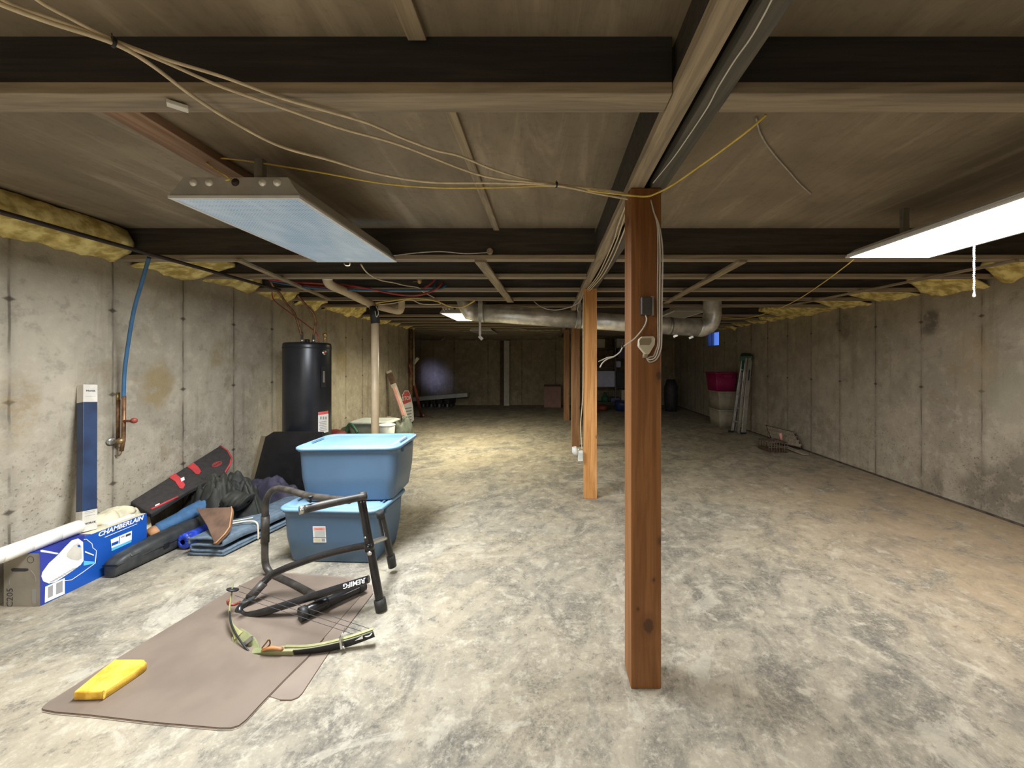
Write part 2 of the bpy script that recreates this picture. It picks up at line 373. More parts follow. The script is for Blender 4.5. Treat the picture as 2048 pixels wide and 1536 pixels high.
M['whitebox'] = simple('white_carton', (.62, .58, .50), .6, var=.12)
M['case'] = simple('charcoal_fabric', (.032, .028, .027), .85, var=.2, scale=30)
M['case2'] = simple('black_fabric', (.018, .015, .016), .85, var=.2)
M['jacket'] = simple('jacket_dark', (.012, .013, .011), .7, var=.5, scale=6, bump=.5, c2=(.035, .035, .027))
M['purple'] = simple('cloth_purple', (.05, .045, .075), .85, var=.4, scale=8)
M['denim'] = simple('sleeve_blue', (.05, .13, .26), .85, var=.15, scale=20)
M['tan'] = simple('tan_leather', (.48, .24, .11), .7, var=.2)
M['hardcase'] = simple('hard_case', (.045, .048, .048), .5, var=.4, scale=8)
M['tarp'] = simple('tarp_blue', (.025, .065, .50), .35, var=.5, scale=16, bump=.6)
M['blanket'] = simple('moving_blanket', (.12, .165, .215), .9, var=.2, scale=24)
M['leather'] = simple('brown_leather', (.16, .095, .062), .7, var=.3, scale=8)
M['string'] = simple('string', (.70, .62, .48), .8, var=.1)
M['camo'] = simple('camo_green', (.15, .17, .075), .5, var=.4, scale=9, c2=(.30, .29, .15))
M['camoy'] = simple('limb_yellow', (.33, .32, .14), .4, var=.3, scale=8)
M['orange'] = simple('riser_wood', (.42, .19, .07), .5, var=.3, scale=9)
M['silver'] = simple('silver', (.62, .62, .60), .3, .9, var=.1)
M['copper'] = simple('copper_old', (.26, .14, .07), .5, .6, var=.4, scale=20)
M['brass'] = simple('brass', (.40, .28, .13), .45, .8, var=.3)
M['redhandle'] = simple('valve_red', (.26, .06, .04), .5, var=.3)
M['pexb'] = simple('pex_blue', (.035, .12, .24), .4, var=.15)
M['pexr'] = simple('pex_red', (.36, .05, .045), .4, var=.15)
M['ironpipe'] = simple('iron_pipe', (.05, .035, .03), .6, .3, var=.3)
M['rust'] = simple('rust_pipe', (.17, .10, .045), .8, var=.5, scale=8)
M['pinktote'] = simple('tote_magenta', (.33, .015, .10), .45, var=.12)
M['beigetote'] = simple('tote_beige', (.42, .38, .30), .5, var=.1)
M['alu'] = simple('aluminium', (.70, .70, .69), .3, .85, var=.12)
M['green'] = simple('ladder_green', (.02, .10, .055), .5, var=.2)
M['greenbin'] = simple('bin_green', (.03, .13, .07), .5, var=.2)
M['greybin'] = simple('bin_grey', (.16, .18, .15), .5, var=.2)
M['lidgrey'] = simple('lid_pale', (.56, .60, .58), .4, var=.1)
M['cardbrown'] = simple('cardboard', (.36, .22, .18), .85, var=.1)
M['wirerust'] = simple('wire_rust', (.20, .15, .12), .6, .3, var=.4, scale=20)
M['plank'] = simple('weathered_plank', (.36, .30, .23), .85, var=.3, scale=10, stretch=(1, 6, 1))
M['shelfdark'] = simple('shelf_metal', (.12, .12, .13), .5, .3, var=.2)
M['boxA'] = simple('drawer_cream', (.5, .46, .37), .7, var=.1)
M['boxB'] = simple('box_blueviolet', (.10, .10, .22), .6, var=.2)
M['boxC'] = simple('box_pale', (.58, .60, .82), .6, var=.1)
M['boxD'] = simple('box_dark', (.04, .04, .045), .6, var=.3)
M['boxE'] = simple('box_darkbrown', (.10, .06, .035), .7, var=.3)
M['outlet'] = simple('outlet_white', (.72, .71, .66), .45, var=.06)
M['boxgrey'] = simple('box_black_grey', (.06, .052, .05), .5, var=.2)
M['bracket'] = simple('bracket_cream', (.56, .50, .38), .5, var=.08)
M['bracketdk'] = simple('bracket_olive', (.26, .21, .13), .6, var=.1)
def lens_mat(name, col, k, pris=False):
    m, nt, b = nm(name); N = NT(nt); p = N.pos()
    b.inputs['Roughness'].default_value = .25; b.inputs['Base Color'].default_value = (.30, .34, .40, 1)
    if pris:
        x, y, z = N.xyz(p)
        wx = N.math('ABSOLUTE', N.math('SUBTRACT', N.math('FRACT', N.math('MULTIPLY', x, 62)), .5))
        wy = N.math('ABSOLUTE', N.math('SUBTRACT', N.math('FRACT', N.math('MULTIPLY', y, 62)), .5))
        g = N.ramp(N.math('MAXIMUM', wx, wy), .15, .45); f = N.noise(N.scl(p, (1.6, .5, 1)), 7, 5, .6, .4)
        c = N.mix(g, tuple(x*.22 for x in col), tuple(min(1, x*1.5) for x in col)); c = N.mix(N.math('MULTIPLY', N.ramp(f, .35, .75), .55), c, (.85, .95, 1))
        N.l(c, b.inputs['Emission Color'])
    else: b.inputs['Emission Color'].default_value = (*col, 1)
    b.inputs['Emission Strength'].default_value = k; return m
M['dark_trim'] = simple('dark_brown_trim', (.085, .065, .045), .9, var=.5, scale=12)
M['lens_off'] = simple('lens_unlit', (.42, .40, .36), .35, var=.08)

# ================================================================ room shell
ZJ = 2.295          # underside of the joists
ZC, ZC0 = 2.545, 2.47
XL, XR, YB, YN, YE = -3.37, 4.32, 13.1, -3.2, 9.6
b = MB().box(-6.6, 4.6, YN-.2, YB+.3, -.15, 0); struct(b.build('floor', M['floor']))
b = MB()
b.box(-6.6, 4.6, 1.19, YB+.3, ZC, ZC+.08); b.box(-6.6, 4.6, YN-.2, 1.19, ZC0, ZC+.08)
struct(b.build('ceiling', M['ceil']))
b = MB(); b.box(XL-.2, XL, YN, YE, 0, 2.31); b.box(XL-.2, XL-.16, YN, YE, 2.31, ZC, 1)
struct(b.build('wall_left', [M['wall_l'], M['joist']], bevel=.004))
b = MB(); b.box(-6.4, XL-.2, YE-.2, YE, 0, ZC); struct(b.build('wall_recess_near', M['wall_b']))
WY0, WY1, WZ0, WZ1 = 9.7, 10.45, 1.87, 2.28
b = MB(); b.box(XR, XR+.2, YN, WY0, 0, 2.31); b.box(XR, XR+.2, WY1, YB+.2, 0, 2.31); b.box(XR, XR+.2, WY0, WY1, 0, WZ0); b.box(XR, XR+.2, WY0, WY1, WZ1, 2.31)
b.box(XR+.16, XR+.2, YN, YB, 2.31, ZC, 1)
struct(b.build('wall_right', [M['wall_r'], M['joist']]))
b = MB().box(-6.6, 4.6, YB, YB+.2, 0, ZC); struct(b.build('wall_back', M['wall_b']))
b = MB().box(-6.6, 4.6, YN-.2, YN, 0, ZC); struct(b.build('wall_front', M['wall_b']))
b = MB(); b.box(-6.6, -6.4, YE-.2, 10.6, 0, ZC); b.box(-6.6, -6.4, 11.4, YB, 0, ZC); b.box(-6.6, -6.4, 10.6, 11.4, 0, 1.6); b.box(-6.6, -6.4, 10.6, 11.4, 2.0, ZC)
struct(b.build('wall_recess_left', M['wall_b']))
# low dark brown strip along the foot of the right wall
b = MB().box(XR-.022, XR, YN, YB, 0, .016); struct(b.build('trim_1', M['dark_trim']))
mg, ntg, bg_ = nm('window_glass'); bg_.inputs['Transmission Weight'].default_value = 1; bg_.inputs['Roughness'].default_value = .15
Ng = NT(ntg); Ng.l(Ng.mix(0, (.8, .87, 1), (.8, .87, 1)), bg_.inputs['Base Color']); M['glass'] = mg
wn = bpy.data.objects.new("window_1", None); COL.objects.link(wn); wn.location = (XR+.1, (WY0+WY1)/2, WZ0); struct(wn)
b = MB(); t = .035; fx0, fx1 = XR+.02, XR+.1
b.box(fx0, fx1, WY0, WY1, WZ0, WZ0+t); b.box(fx0, fx1, WY0, WY1, WZ1-t, WZ1); b.box(fx0, fx1, WY0, WY0+t, WZ0+t, WZ1-t); b.box(fx0, fx1, WY1-t, WY1, WZ0+t, WZ1-t); b.box(fx0, fx1, WY0+.5, WY0+.53, WZ0+t, WZ1-t)
b.build('window_frame', simple('window_frame_blue', (.25, .35, .6), .5), wn)
MB().box(XR+.055, XR+.062, WY0+t, WY0+.5, WZ0+t, WZ1-t).build('glass_pane', M['glass'], wn)
MB().box(XR+.055, XR+.062, WY0+.53, WY1-t, WZ0+t, WZ1-t).build('glass_pane', M['glass'], wn)
wn = bpy.data.objects.new('added_window', None); COL.objects.link(wn); wn.location = (-6.5, 11.0, 1.6); struct(wn)  # assumed window, added out of view as source of the violet patch
b = MB(); b.box(-6.55, -6.45, 10.6, 11.4, 1.6, 1.64); b.box(-6.55, -6.45, 10.6, 11.4, 1.96, 2.0); b.box(-6.55, -6.45, 10.6, 10.64, 1.64, 1.96); b.box(-6.55, -6.45, 11.36, 11.4, 1.64, 1.96)
b.build('window_frame', M['shelfdark'], wn); MB().box(-6.503, -6.497, 10.64, 11.36, 1.64, 1.96).build('glass_pane', M['glass'], wn)

# ================================================================ floor joists, each one of its own
ORD = ['nearest', 'second', 'third', 'fourth', 'fifth', 'sixth', 'seventh', 'eighth', 'ninth', 'tenth', 'eleventh', 'twelfth', 'thirteenth', 'fourteenth', 'fifteenth', 'sixteenth', 'seventeenth']
JY = [1.189, 3.05, 3.70, 4.40, 5.06, 5.68, 6.90, 7.5, 8.1, 8.7, 9.3, 9.9, 10.5, 11.1, 11.7, 12.3]
def ijoist(x0, x1, y, side, i, fl=.088):
    nw = .05 if i else .024
    top = ZC
    o = MB().box(x0, x1, y-.006, y+.006, ZJ+.038, top-.03, 0); web = o
    root = thing('floor_joist', ((x0+x1)/2, y, ZJ), f"dark wooden floor joist on the {side} of the girder, {ORD[i]} from the camera", 'joist', f'floor joists {side} of the girder')
    b = MB()
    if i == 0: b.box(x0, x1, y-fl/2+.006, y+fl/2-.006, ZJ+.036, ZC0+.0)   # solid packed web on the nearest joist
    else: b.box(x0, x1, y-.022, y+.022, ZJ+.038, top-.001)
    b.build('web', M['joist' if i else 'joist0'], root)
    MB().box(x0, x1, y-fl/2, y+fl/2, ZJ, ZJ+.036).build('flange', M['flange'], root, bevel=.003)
    return root
for i, y in enumerate(JY):
    xl = -3.40 if y < YE-.1 else -6.35
    ijoist(xl, .372, y, 'left', i)
    ijoist(.545, 4.35, y, 'right', i)
# ================================================================ girder: two long beams with a gap between
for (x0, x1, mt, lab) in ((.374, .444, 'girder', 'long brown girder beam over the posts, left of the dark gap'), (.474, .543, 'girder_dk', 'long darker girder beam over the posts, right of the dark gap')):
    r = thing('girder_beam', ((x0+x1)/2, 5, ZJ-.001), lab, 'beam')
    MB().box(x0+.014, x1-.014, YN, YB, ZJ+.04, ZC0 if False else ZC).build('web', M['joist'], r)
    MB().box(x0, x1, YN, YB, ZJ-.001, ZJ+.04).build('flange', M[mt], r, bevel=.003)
# ================================================================ wooden posts
def post(x0, x1, y0, mt, label):
    b = MB().box(x0, x1, y0, y0+.14, 0, ZJ-.003)
    return tag(b.build('wooden_post', M[mt], bevel=.004), label, 'post', 'wooden posts under the girder')
post1 = post(.381, .521, 1.761, 'post', 'reddish brown square wooden post in the foreground, nearest of the row')
post(.402, .538, 4.185, 'post2', 'brightly lit orange-brown wooden post, second in the row')
post(.425, .565, 6.73, 'post3', 'brown wooden post just left of the orange one, third in the row')
post(.41, .55, 9.72, 'post3', 'farthest and darkest wooden post under the round duct')
# ================================================================ timber strips and boards under the floor
def strip(p, q, wd, th, mt, name, label, cat='board'):
    return tag(MB().bar(p, q, wd, th).build(name, M[mt], bevel=.002), label, cat)
strip((-.40, 1.235, ZC-.011), (-.40, 3.02, ZC-.011), .045, .022, 'strip', 'ceiling_batten', 'thin wooden batten on the ceiling between the two nearest joists')
strip((-.385, YN+.05, ZC0-.011), (-.385, 1.14, ZC0-.011), .055, .022, 'strip', 'ceiling_batten', 'thin wooden batten on the ceiling in front of the nearest joist')
strip((-1.72, 1.24, ZC-.02), (-1.75, 3.01, ZC-.02), .15, .04, 'pink_board', 'ceiling_board', 'reddish board on the ceiling above the left light fixture')
strip((-.53, 3.02, ZJ-.011), (-.49, 5.1, ZJ-.011), .085, .02, 'strip', 'bracing_strip', 'brown wooden strip nailed under the joists left of the second post')
strip((-2.40, 2.99, ZJ-.011), (-2.78, 4.9, ZJ-.011), .05, .02, 'strip', 'bracing_strip', 'slanting wooden strip under the joists above the water heater')
strip((3.66, 3.0, ZJ-.011), (3.42, 5.4, ZJ-.011), .04, .02, 'strip', 'bracing_strip', 'long thin strip under the joists near the right wall')
strip((1.53, 3.02, ZJ-.011), (1.60, 5.2, ZJ-.011), .075, .02, 'strip', 'bracing_strip', 'wooden strip under the joists right of the nearest post')
tag(MB().box(-6.35, XR-.002, YB-.05, YB-.002, 2.18, 2.235).build('sill_plate', M['plank'], bevel=.003), 'long weathered sill board along the top of the back wall', 'board')
# ================================================================ fibreglass in the rim bays
def batt(x_in, x_out, y0, y1, z0, z1, label, seed, droop=.06, grp=None):
    sgn = 1 if x_out > x_in else -1
    def fn(u, v):   # u along Y, v around the profile (bottom at wall -> inner face -> top)
        y = y0+(y1-y0)*u; pr = [(x_out, z0-droop), (x_out-sgn*.05, z0-droop*.8), (x_in+(x_out-x_in)*.45, z0+.0), (x_in, z0+.06), (x_in, (z0+z1)/2), (x_in+(x_out-x_in)*.25, z1), (x_out, z1)]
        t = v*(len(pr)-1); k = min(int(t), len(pr)-2); f = t-k
        x = pr[k][0]*(1-f)+pr[k+1][0]*f; z = pr[k][1]*(1-f)+pr[k+1][1]*f
        n = noise.noise(Vector((y*4, z*7+seed, x*5))); n2 = noise.noise(Vector((y*15, z*20+seed, x*14)))
        amt = .05*n+.022*n2
        ends = min(1, 8*min(u, 1-u)+.25)
        lo = (.05+.06*noise.noise(Vector((y*6, seed, 2))))*max(0, 1-v*2.2)
        return Vector((x-sgn*abs(amt)*1.4*ends, y, min(z1, z-lo+amt*.8)))
    b = MB().grid(22, 18, fn)
    return tag(b.build('insulation_batt', M['insul'], solid=.012), label, 'insulation', grp)
lb = [(YN+.1, 1.14), (1.25, 2.2), (2.2, 3.0), (3.11, 3.64), (3.76, 4.34), (4.46, 5.0), (5.12, 5.62), (5.74, 6.84), (6.96, 7.44), (7.56, 8.04), (8.16, 8.64), (8.76, 9.24), (9.36, 9.58)]
for i, (a, c) in enumerate(lb[1:]):
    batt(-3.22 if i != 2 else -2.95, XL-.1, a, c, ZJ+.02, ZC-.01, f"yellow fiberglass insulation on top of the left wall, {ORD[i]} piece from the camera", i*3.1, .035, 'insulation along the left wall')
rb = [(1.25, 3.0), (3.11, 3.64), (3.76, 4.34), (4.46, 5.0), (5.12, 5.62), (5.74, 6.84), (6.96, 7.44), (7.56, 8.04), (8.16, 8.64), (8.76, 9.6)]
xi = [4.12, 4.1, 4.05, 3.9, 3.78, 3.75, 4.0, 4.05, 4.05, 4.05]
for i, (a, c) in enumerate(rb):
    batt(xi[i], XR+.1, a, c, ZJ+.015, ZC-.01, f"yellow fiberglass insulation on top of the right wall, {ORD[i]} piece from the camera", 40+i*2.7, .03 if i != 2 else .09, 'insulation along the right wall')
# ================================================================ light fixtures
def troffer(key, label, end_plugs=True):
    L = LAMPS[key]; x0, x1, y0, y1 = L['r']; z = CH+.742
    r = thing('light_fixture', ((x0+x1)/2, (y0+y1)/2, z), label, 'light fixture', None)
    b = MB(); t = .018
    b.box(x0, x1, y0, y0+t, z, z+.012); b.box(x0, x1, y1-t, y1, z, z+.012); b.box(x0, x0+t, y0+t, y1-t, z, z+.012); b.box(x1-t, x1, y0+t, y1-t, z, z+.012)
    b.build('frame', M['fixrim'], r)
    b = MB(); e = .03
    a1 = [(x0+.006, y0+.006, z+.012), (x1-.006, y0+.006, z+.012), (x1-.006, y1-.006, z+.012), (x0+.006, y1-.006, z+.012)]
    a2 = [(x0+.006, y0+.006, z+.024), (x1-.006, y0+.006, z+.024), (x1-.006, y1-.006, z+.024), (x0+.006, y1-.006, z+.024)]
    hs = .45 if key == 'right' else 1
    a3 = [(x0+e, y0+.01, z+.024+.031*hs), (x1-e, y0+.01, z+.024+.031*hs), (x1-e, y1-.01, z+.024+.031*hs), (x0+e, y1-.01, z+.024+.031*hs)]
    a4 = [(x0+e+.03, y0+.012, z+.024+.076*hs), (x1-e-.03, y0+.012, z+.024+.076*hs), (x1-e-.03, y1-.012, z+.024+.076*hs), (x0+e+.03, y1-.012, z+.024+.076*hs)]
    vs = a1+a2+a3+a4; fs = [(0, 1, 2, 3), (12, 15, 14, 13)]+[(4*k+i, 4*k+(i+1) % 4, 4*k+4+(i+1) % 4, 4*k+4+i) for k in range(3) for i in range(4)]
    b.add(vs, fs); hs_ = b.build('housing', M['fixrim' if key == 'right' else 'fix'], r)
    if L['glow'] > 0: lm = lens_mat('lens_'+key, L['col'] if key != 'left' else (.38, .56, .86), L['glow'], key == 'left')
    else: lm = M['lens_off']
    MB().box(x0+t, x1-t, y0+t, y1-t, z+.004, z+.010).build('lens', lm, r)
    if end_plugs and key != 'right':
        for fx in (.10, .25, .5, .76, .90):
            cx = x0+e+.03+(x1-x0-2*e-.06)*fx
            MB().lathe((cx, y0+.012, z+.076), [(.0, -.012), (.010, -.010), (.017, -.004), (.019, 0)], 14, (0, 1, 0)).build('end_plug', M['chrome'] if fx != .5 else M['ironpipe'], hs_)
    for yy in (y0+.15, y1-.15): MB().box((x0+x1)/2-.02, (x0+x1)/2+.02, yy, yy+.03, z+.022+.076*hs, (ZC if y0 > 1.2 else ZC0)-(.041 if key == 'left' else 0)).build('hanger', M['galv_dk'], r)
    return r
troffer('left', 'rectangular ceiling light with bluish prismatic lens hanging at the left')
fr = troffer('right', 'glaring white ceiling light at the right edge of the picture')
troffer('far', 'small bright ceiling light beside the left end of the round duct')
troffer('unlit_left', 'unlit ceiling light below the duct, near the back wall')
troffer('unlit_right', 'unlit ceiling light above the right end of the duct')
troffer('rear_fill', 'added fill light behind the camera on the left, out of view')
pc = [P(1948, 480, 2.2)]
b = MB()
zt, zb = CH+.742, P(1948, 588, 2.2).z; n = 34; xx = P(1948, 500, 2.2).x
for k in range(n): b.sphere((xx+.001*math.sin(k), 2.2, zt-(zt-zb)*(k+.5)/n), .0052, 6)
b.tube([(xx, 2.2, zt), (xx, 2.2, zb)], .0014, 5); b.lathe((xx, 2.2, zb-.02), [(.003, 0), (.007, .006), (.006, .018), (.002, .024)], 8)
tag(b.build('pull_chain', M['chrome']), 'bright beaded pull chain hanging below the right ceiling light', 'pull chain')
# ================================================================ cables and pipes under the ceiling
def cable(pts, r, mt, name, label, cat='cable', grp=None, n=7, k=8):
    return tag(MB().tube(cr(pts, k), r, n).build(name, M[mt]), label, cat, grp)
def pz(px, py, z=2.272): return G(px, py, z) if z < CH else Vector(((px-VX)*((z-CH)*F/(VY-py))/F, (z-CH)*F/(VY-py), z))
cable([pz(-60, -22), pz(0, 8), pz(100, 45), pz(225, 86), pz(300, 128), pz(380, 188), pz(460, 240), pz(560, 292), pz(660, 320), pz(750, 346), pz(860, 364), pz(1000, 366), pz(1112, 371), pz(1200, 388), pz(1262, 399)], .0052, 'cable_w',
      'electric_cable', 'beige cable hanging lowest of three from upper left to the front post', 'cable', None)
cable([pz(-60, -60, 2.28), pz(10, 2, 2.28), pz(110, 40, 2.28), pz(228, 83, 2.28), pz(330, 124, 2.28), pz(440, 172, 2.28), pz(560, 214, 2.28), pz(680, 256, 2.28), pz(800, 290, 2.28), pz(960, 350, 2.275), pz(1060, 364), pz(1114, 369, 2.28), pz(1230, 385, 2.28), pz(1264, 392, 2.28)], .0045, 'cable_w',
      'electric_cable', 'beige cable in the middle of three from upper left to the front post')
cable([pz(20, -60, 2.285), pz(70, -4, 2.285), pz(140, 36, 2.285), pz(227, 80, 2.285), pz(330, 118, 2.285), pz(450, 155, 2.285), pz(560, 195, 2.285), pz(650, 221, 2.285), pz(735, 246, 2.285), pz(800, 274, 2.285), pz(870, 300, 2.285), pz(920, 312, 2.285), pz(990, 340, 2.285), pz(1060, 360, 2.282), pz(1116, 368, 2.284), pz(1230, 383, 2.284), pz(1262, 390, 2.284)], .0045, 'cable_w',
      'electric_cable', 'beige cable hanging highest of three from upper left to the front post')
def tie(c, d, r, label):
    d = Vector(d).normalized(); c = Vector(c)
    b = MB(); b.lathe(c-d*.004, [(r, 0), (r+.0025, .001), (r+.0025, .007), (r, .008)], 12, d); b.tube([c, c+Vector((0, -.004, .018))], .0012, 5)
    return tag(b.build('cable_tie', M['blackdk']), label, 'cable tie')
tie(pz(227, 84, 2.278), pz(260, 105)-pz(200, 75), .011, 'black cable tie on the beige cables at upper left')
tie(pz(1113, 369.5, 2.278), (1, .2, 0), .011, 'black cable tie on the cables just left of the front post')
tag(MB().bar(pz(333, 205, 2.283), pz(377, 219, 2.283), .028, .012).build('cable_clip', M['outlet'], bevel=.002), 'small pale plastic tag on the nearest joist at upper left', 'clip')
cable([(-1.455, 1.742, CH+.818), P(458, 356, 1.735), P(430, 338, 1.85), P(410, 322, 1.98), P(425, 317, 1.97), P(480, 320, 1.93), P(640, 345, 1.88), P(760, 366, 1.84), P(870, 375, 1.80), P(990, 375, 1.77), P(1112, 372, 1.755), P(1200, 384, 1.745), P(1262, 391, 1.738), P(1291, 393, 1.735), P(1310, 388, 1.72), P(1345, 370, 1.65), P(1400, 332, 1.50), P(1450, 296, 1.38), P(1495, 262, 1.28), P(1532, 230, 1.26)],
      .004, 'cable_y', 'electric_cable', 'long yellow cable from the left light across the front post to upper right')
cable([P(1708, 518, 2.80), P(1690, 533, 2.9), P(1640, 570, 3.3), P(1590, 602, 3.9), P(1540, 624, 4.6), P(1490, 636, 5.3), P(1430, 634, 6.0)], .004, 'cable_y', 'electric_cable', 'yellow cable sagging from the right light back to the duct elbow')
cable([pz(1548, -10, 2.286), pz(1528, 30, 2.286), pz(1500, 78, 2.286), pz(1470, 120, 2.286), pz(1436, 175, 2.286), pz(1415, 215, 2.286), pz(1380, 268, 2.286), pz(1345, 318, 2.286), pz(1306, 366, 2.286)], .0022, 'wire_w', 'thin_wire', 'thin white wire running along the dark girder beam above the front post', 'wire')
for j, (off, zz, lab) in enumerate(((0, 2.278, 'left-hand'), (6, 2.27, 'middle'), (13, 2.262, 'right-hand'))):
    w_ = [pz(1258+off*.3, 397, zz), pz(1246+off, 425, zz), pz(1235+off*1.2, 455, zz), pz(1228+off*1.0, 480, zz), pz(1213+off, 515, zz), pz(1196+off*.8, 550, zz), pz(1180+off*.6, 572, zz), pz(1166+off*.4, 588+j, zz)]
    cable(w_, .0045, 'cable_w', 'electric_cable', f'{lab} beige cable of three running under the girder between the two front posts')
cable([P(1165, 588, 4.15), P(1158, 604, 4.15), P(1140, 614, 4.2), P(1110, 620, 4.3), P(1085, 615, 4.4), P(1068, 603, 4.5)], .005, 'cable_g', 'electric_cable', 'grey cable looping left from the top of the second post')
cable([P(1164, 590, 4.16), P(1159, 606, 4.16), P(1155, 618, 4.16), P(1157, 624, 4.16)], .004, 'cable_g', 'electric_cable', 'short loose cable end at the top left of the second post')
cable([P(1161, 592, 4.17), P(1150, 606, 4.17), P(1142, 616, 4.17)], .004, 'cable_g', 'electric_cable', 'short loose cable end slanting left beside the second post')
cable([P(1167, 590, 4.17), P(1166, 640, 4.17), P(1166, 740, 4.17), P(1165, 800, 4.17), P(1161, 850, 4.17), P(1163, 885, 4.17), P(1164, 898, 4.17)], .005, 'cable_w', 'electric_cable', 'beige cable hanging down the left side of the orange post to an outlet')
# outlets at the foot of the orange post
r = thing('outlet_box', P(1161, 922, 4.17), 'cream outlet box on the left side of the orange post near the floor', 'outlet')
c = P(1161, 911, 4.17); MB().box(c.x-.028, c.x+.024, 4.14, 4.19, c.z-.055, c.z+.055).build('box', M['outlet'], r, bevel=.005)
MB().box(c.x-.02, c.x+.016, 4.137, 4.14, c.z-.035, c.z+.035).build('cover', M['lidgrey'], r)
c = P(1150, 903, 4.15)
b = MB(); b.tube([c+Vector((-.01, 0, .05)), c, c+Vector((.012, 0, -.04))], [.024, .034, .02], 12); b.tube([c+Vector((.03, .0, .02)), P(1158, 899, 4.15)], .008, 6)
tag(b.build('plug', M['outlet']), 'white plug beside the outlet box left of the orange post', 'plug')
cable([pz(1512, 236, 2.535), pz(1522, 270, 2.538), pz(1545, 305, 2.538), pz(1580, 345, 2.538), pz(1600, 368, 2.536), pz(1622, 388, 2.538)], .004, 'cable_g', 'twine', 'pale curved string stuck flat on the ceiling sheathing', 'string')
cable([P(1855, 300, 2.45), P(1857, 335, 2.45), P(1859, 362, 2.45)], .0025, 'cable_g', 'hanging_thread', 'short pale thread hanging from the ceiling above the right light', 'thread')
# ---- front post fittings
yf = 1.758
r = thing('switch_box', (.4855, yf, 1.70), 'small dark metal box on the front post above the bracket', 'electrical box')
c0, c1 = P(1280, 596, yf), P(1303, 631, yf)
MB().box(c0.x, c1.x-.008, yf-.034, yf+.001, c1.z, c0.z).build('box', M['boxgrey'], r, bevel=.003)
b = MB(); b.box(c1.x-.008, c1.x+.001, yf-.038, yf+.001, c1.z-.003, c0.z+.003); b.build('cover_edge', M['galv_dk'], r)
cable([P(1291, 630, yf-.02), P(1293, 640, yf-.02), P(1287, 655, yf-.03), P(1272, 674, yf-.05), P(1260, 684, yf-.06), P(1246, 694, yf-.06), P(1240, 704, yf-.06), P(1228, 713, yf-.06), P(1215, 718, yf-.06), P(1205, 726, yf-.06), P(1200, 735, yf-.06)], .0027, 'wire_w', 'doorbell_wire', 'white wire from the dark box trailing left of the front post', 'wire')
cable([P(1228, 713, yf-.06), P(1215, 715, yf-.055), P(1204, 720, yf-.05), P(1197, 723, yf-.05)], .0018, 'wire_w', 'wire_end', 'stripped upper end of the white wire left of the front post', 'wire')
tie(P(1245, 693, yf-.06), (1, 0, .8), .003, 'small knot clip on the white wire left of the front post')
r = thing('wall_bracket', (.4855, yf, 1.5), 'cream plastic bell shaped sensor housing fixed to the front post', 'sensor')
pl = [(1281, 674), (1304, 673), (1307, 678), (1306, 690), (1295, 709), (1287, 709), (1274, 693), (1275, 679)]
b = MB(); b.prism([P(x, y, yf) for x, y in pl], (0, -.03, 0)); b.build('shell', M['bracket'], r, bevel=.005)
pl = [(1282, 677), (1302, 676), (1303, 683), (1299, 690), (1280, 690), (1278, 682)]
MB().prism([P(x, y, yf-.030) for x, y in pl], (0, -.002, 0)).build('face', M['bracketdk'], r)
MB().tube([P(1291, 706, yf-.015), P(1290, 716, yf-.016)], .012, 10).build('cord_grip', M['bracketdk'], r)
for j, (dx, mt_, lab) in enumerate(((0, 'cable_g', 'outermost'), (-5, 'wire_w', 'bright'), (-9, 'cable_g', 'innermost'), )):
    X_ = 1325+dx
    pts = [P(1302-j*0, 400, yf-.004), P(1308, 425, yf-.004), P(1318+dx*.4, 450, yf-.005), P(X_, 500, yf-.006), P(X_-1, 600, yf-.006), P(X_-2+j, 680, yf-.006), P(X_-4, 700, yf-.008), P(1313-j*3, 718-j*3, yf-.012), P(1300, 724-j*5, yf-.016), P(1293, 716, yf-.016), P(1291, 708, yf-.015)]
    cable(pts, .0033, mt_, 'cable_drop', f'{lab} cable running down the right edge of the front post face', 'cable')
# ---- round duct
r = thing('round_duct', (.1, 5.45, 2.0), 'long round galvanized duct hanging across the middle of the basement', 'duct')
A, B = P(950, 625, 5.27), P(1398, 656, 5.42); R_ = .122
d = (B-A).normalized()
MB().tube([A, A+(B-A)*.45], R_, 28).build('pipe', M['galv'], r); MB().tube([A+(B-A)*.45, B], R_*.985, 28).build('pipe', M['galv'], r)
for f_ in (.02, .44, .80, .86): MB().tube([A+(B-A)*f_, A+(B-A)*(f_+.012)], R_+.003, 28).build('seam_band', M['galv_dk'], r)
MB().tube(cr([B, B+Vector((.05, 0, .0)), B+Vector((.15, .0, .06)), B+Vector((.185, 0, .17)), B+Vector((.185, 0, .25)), Vector((B.x+.185, B.y, ZC-.01))], 3), R_, 28).build('elbow', M['galv'], r)
tp = Vector((A.x-.16, A.y+.04, ZC-.01))
MB().tube([A, A-d*.05, A+Vector((-.11, .02, .10)), tp-Vector((0, 0, .13)), tp], R_, 28).build('elbow', M['galv'], r)
def strap(c, w_, label, low):
    b = MB(); N_ = 20
    prof = []
    for k in range(N_+1):
        a = math.pi*k/N_; prof.append(Vector((0, -math.cos(a)*(R_+.006), -math.sin(a)*(R_+.006))))
    pts = [Vector((0, -(R_+.006), ZJ-c.z+.03))]+prof+[Vector((0, R_+.006, ZJ-c.z+.03))]
    vs = []; fs = []
    for p_ in pts: vs += [c+p_+Vector((-w_/2, 0, 0)), c+p_+Vector((w_/2, 0, 0))]
    for k in range(len(pts)-1): fs.append((2*k, 2*k+1, 2*k+3, 2*k+2))
    b.add(vs, fs); o = b.build('hanger_strap', M['galv_dk'], solid=.002); tag(o, label, 'strap')
strap(A+(B-A)*.03, .06, 'metal strap holding up the left end of the round duct', 1)
strap(A+(B-A)*.455, .05, 'metal strap holding the duct in front of the far posts', 0)
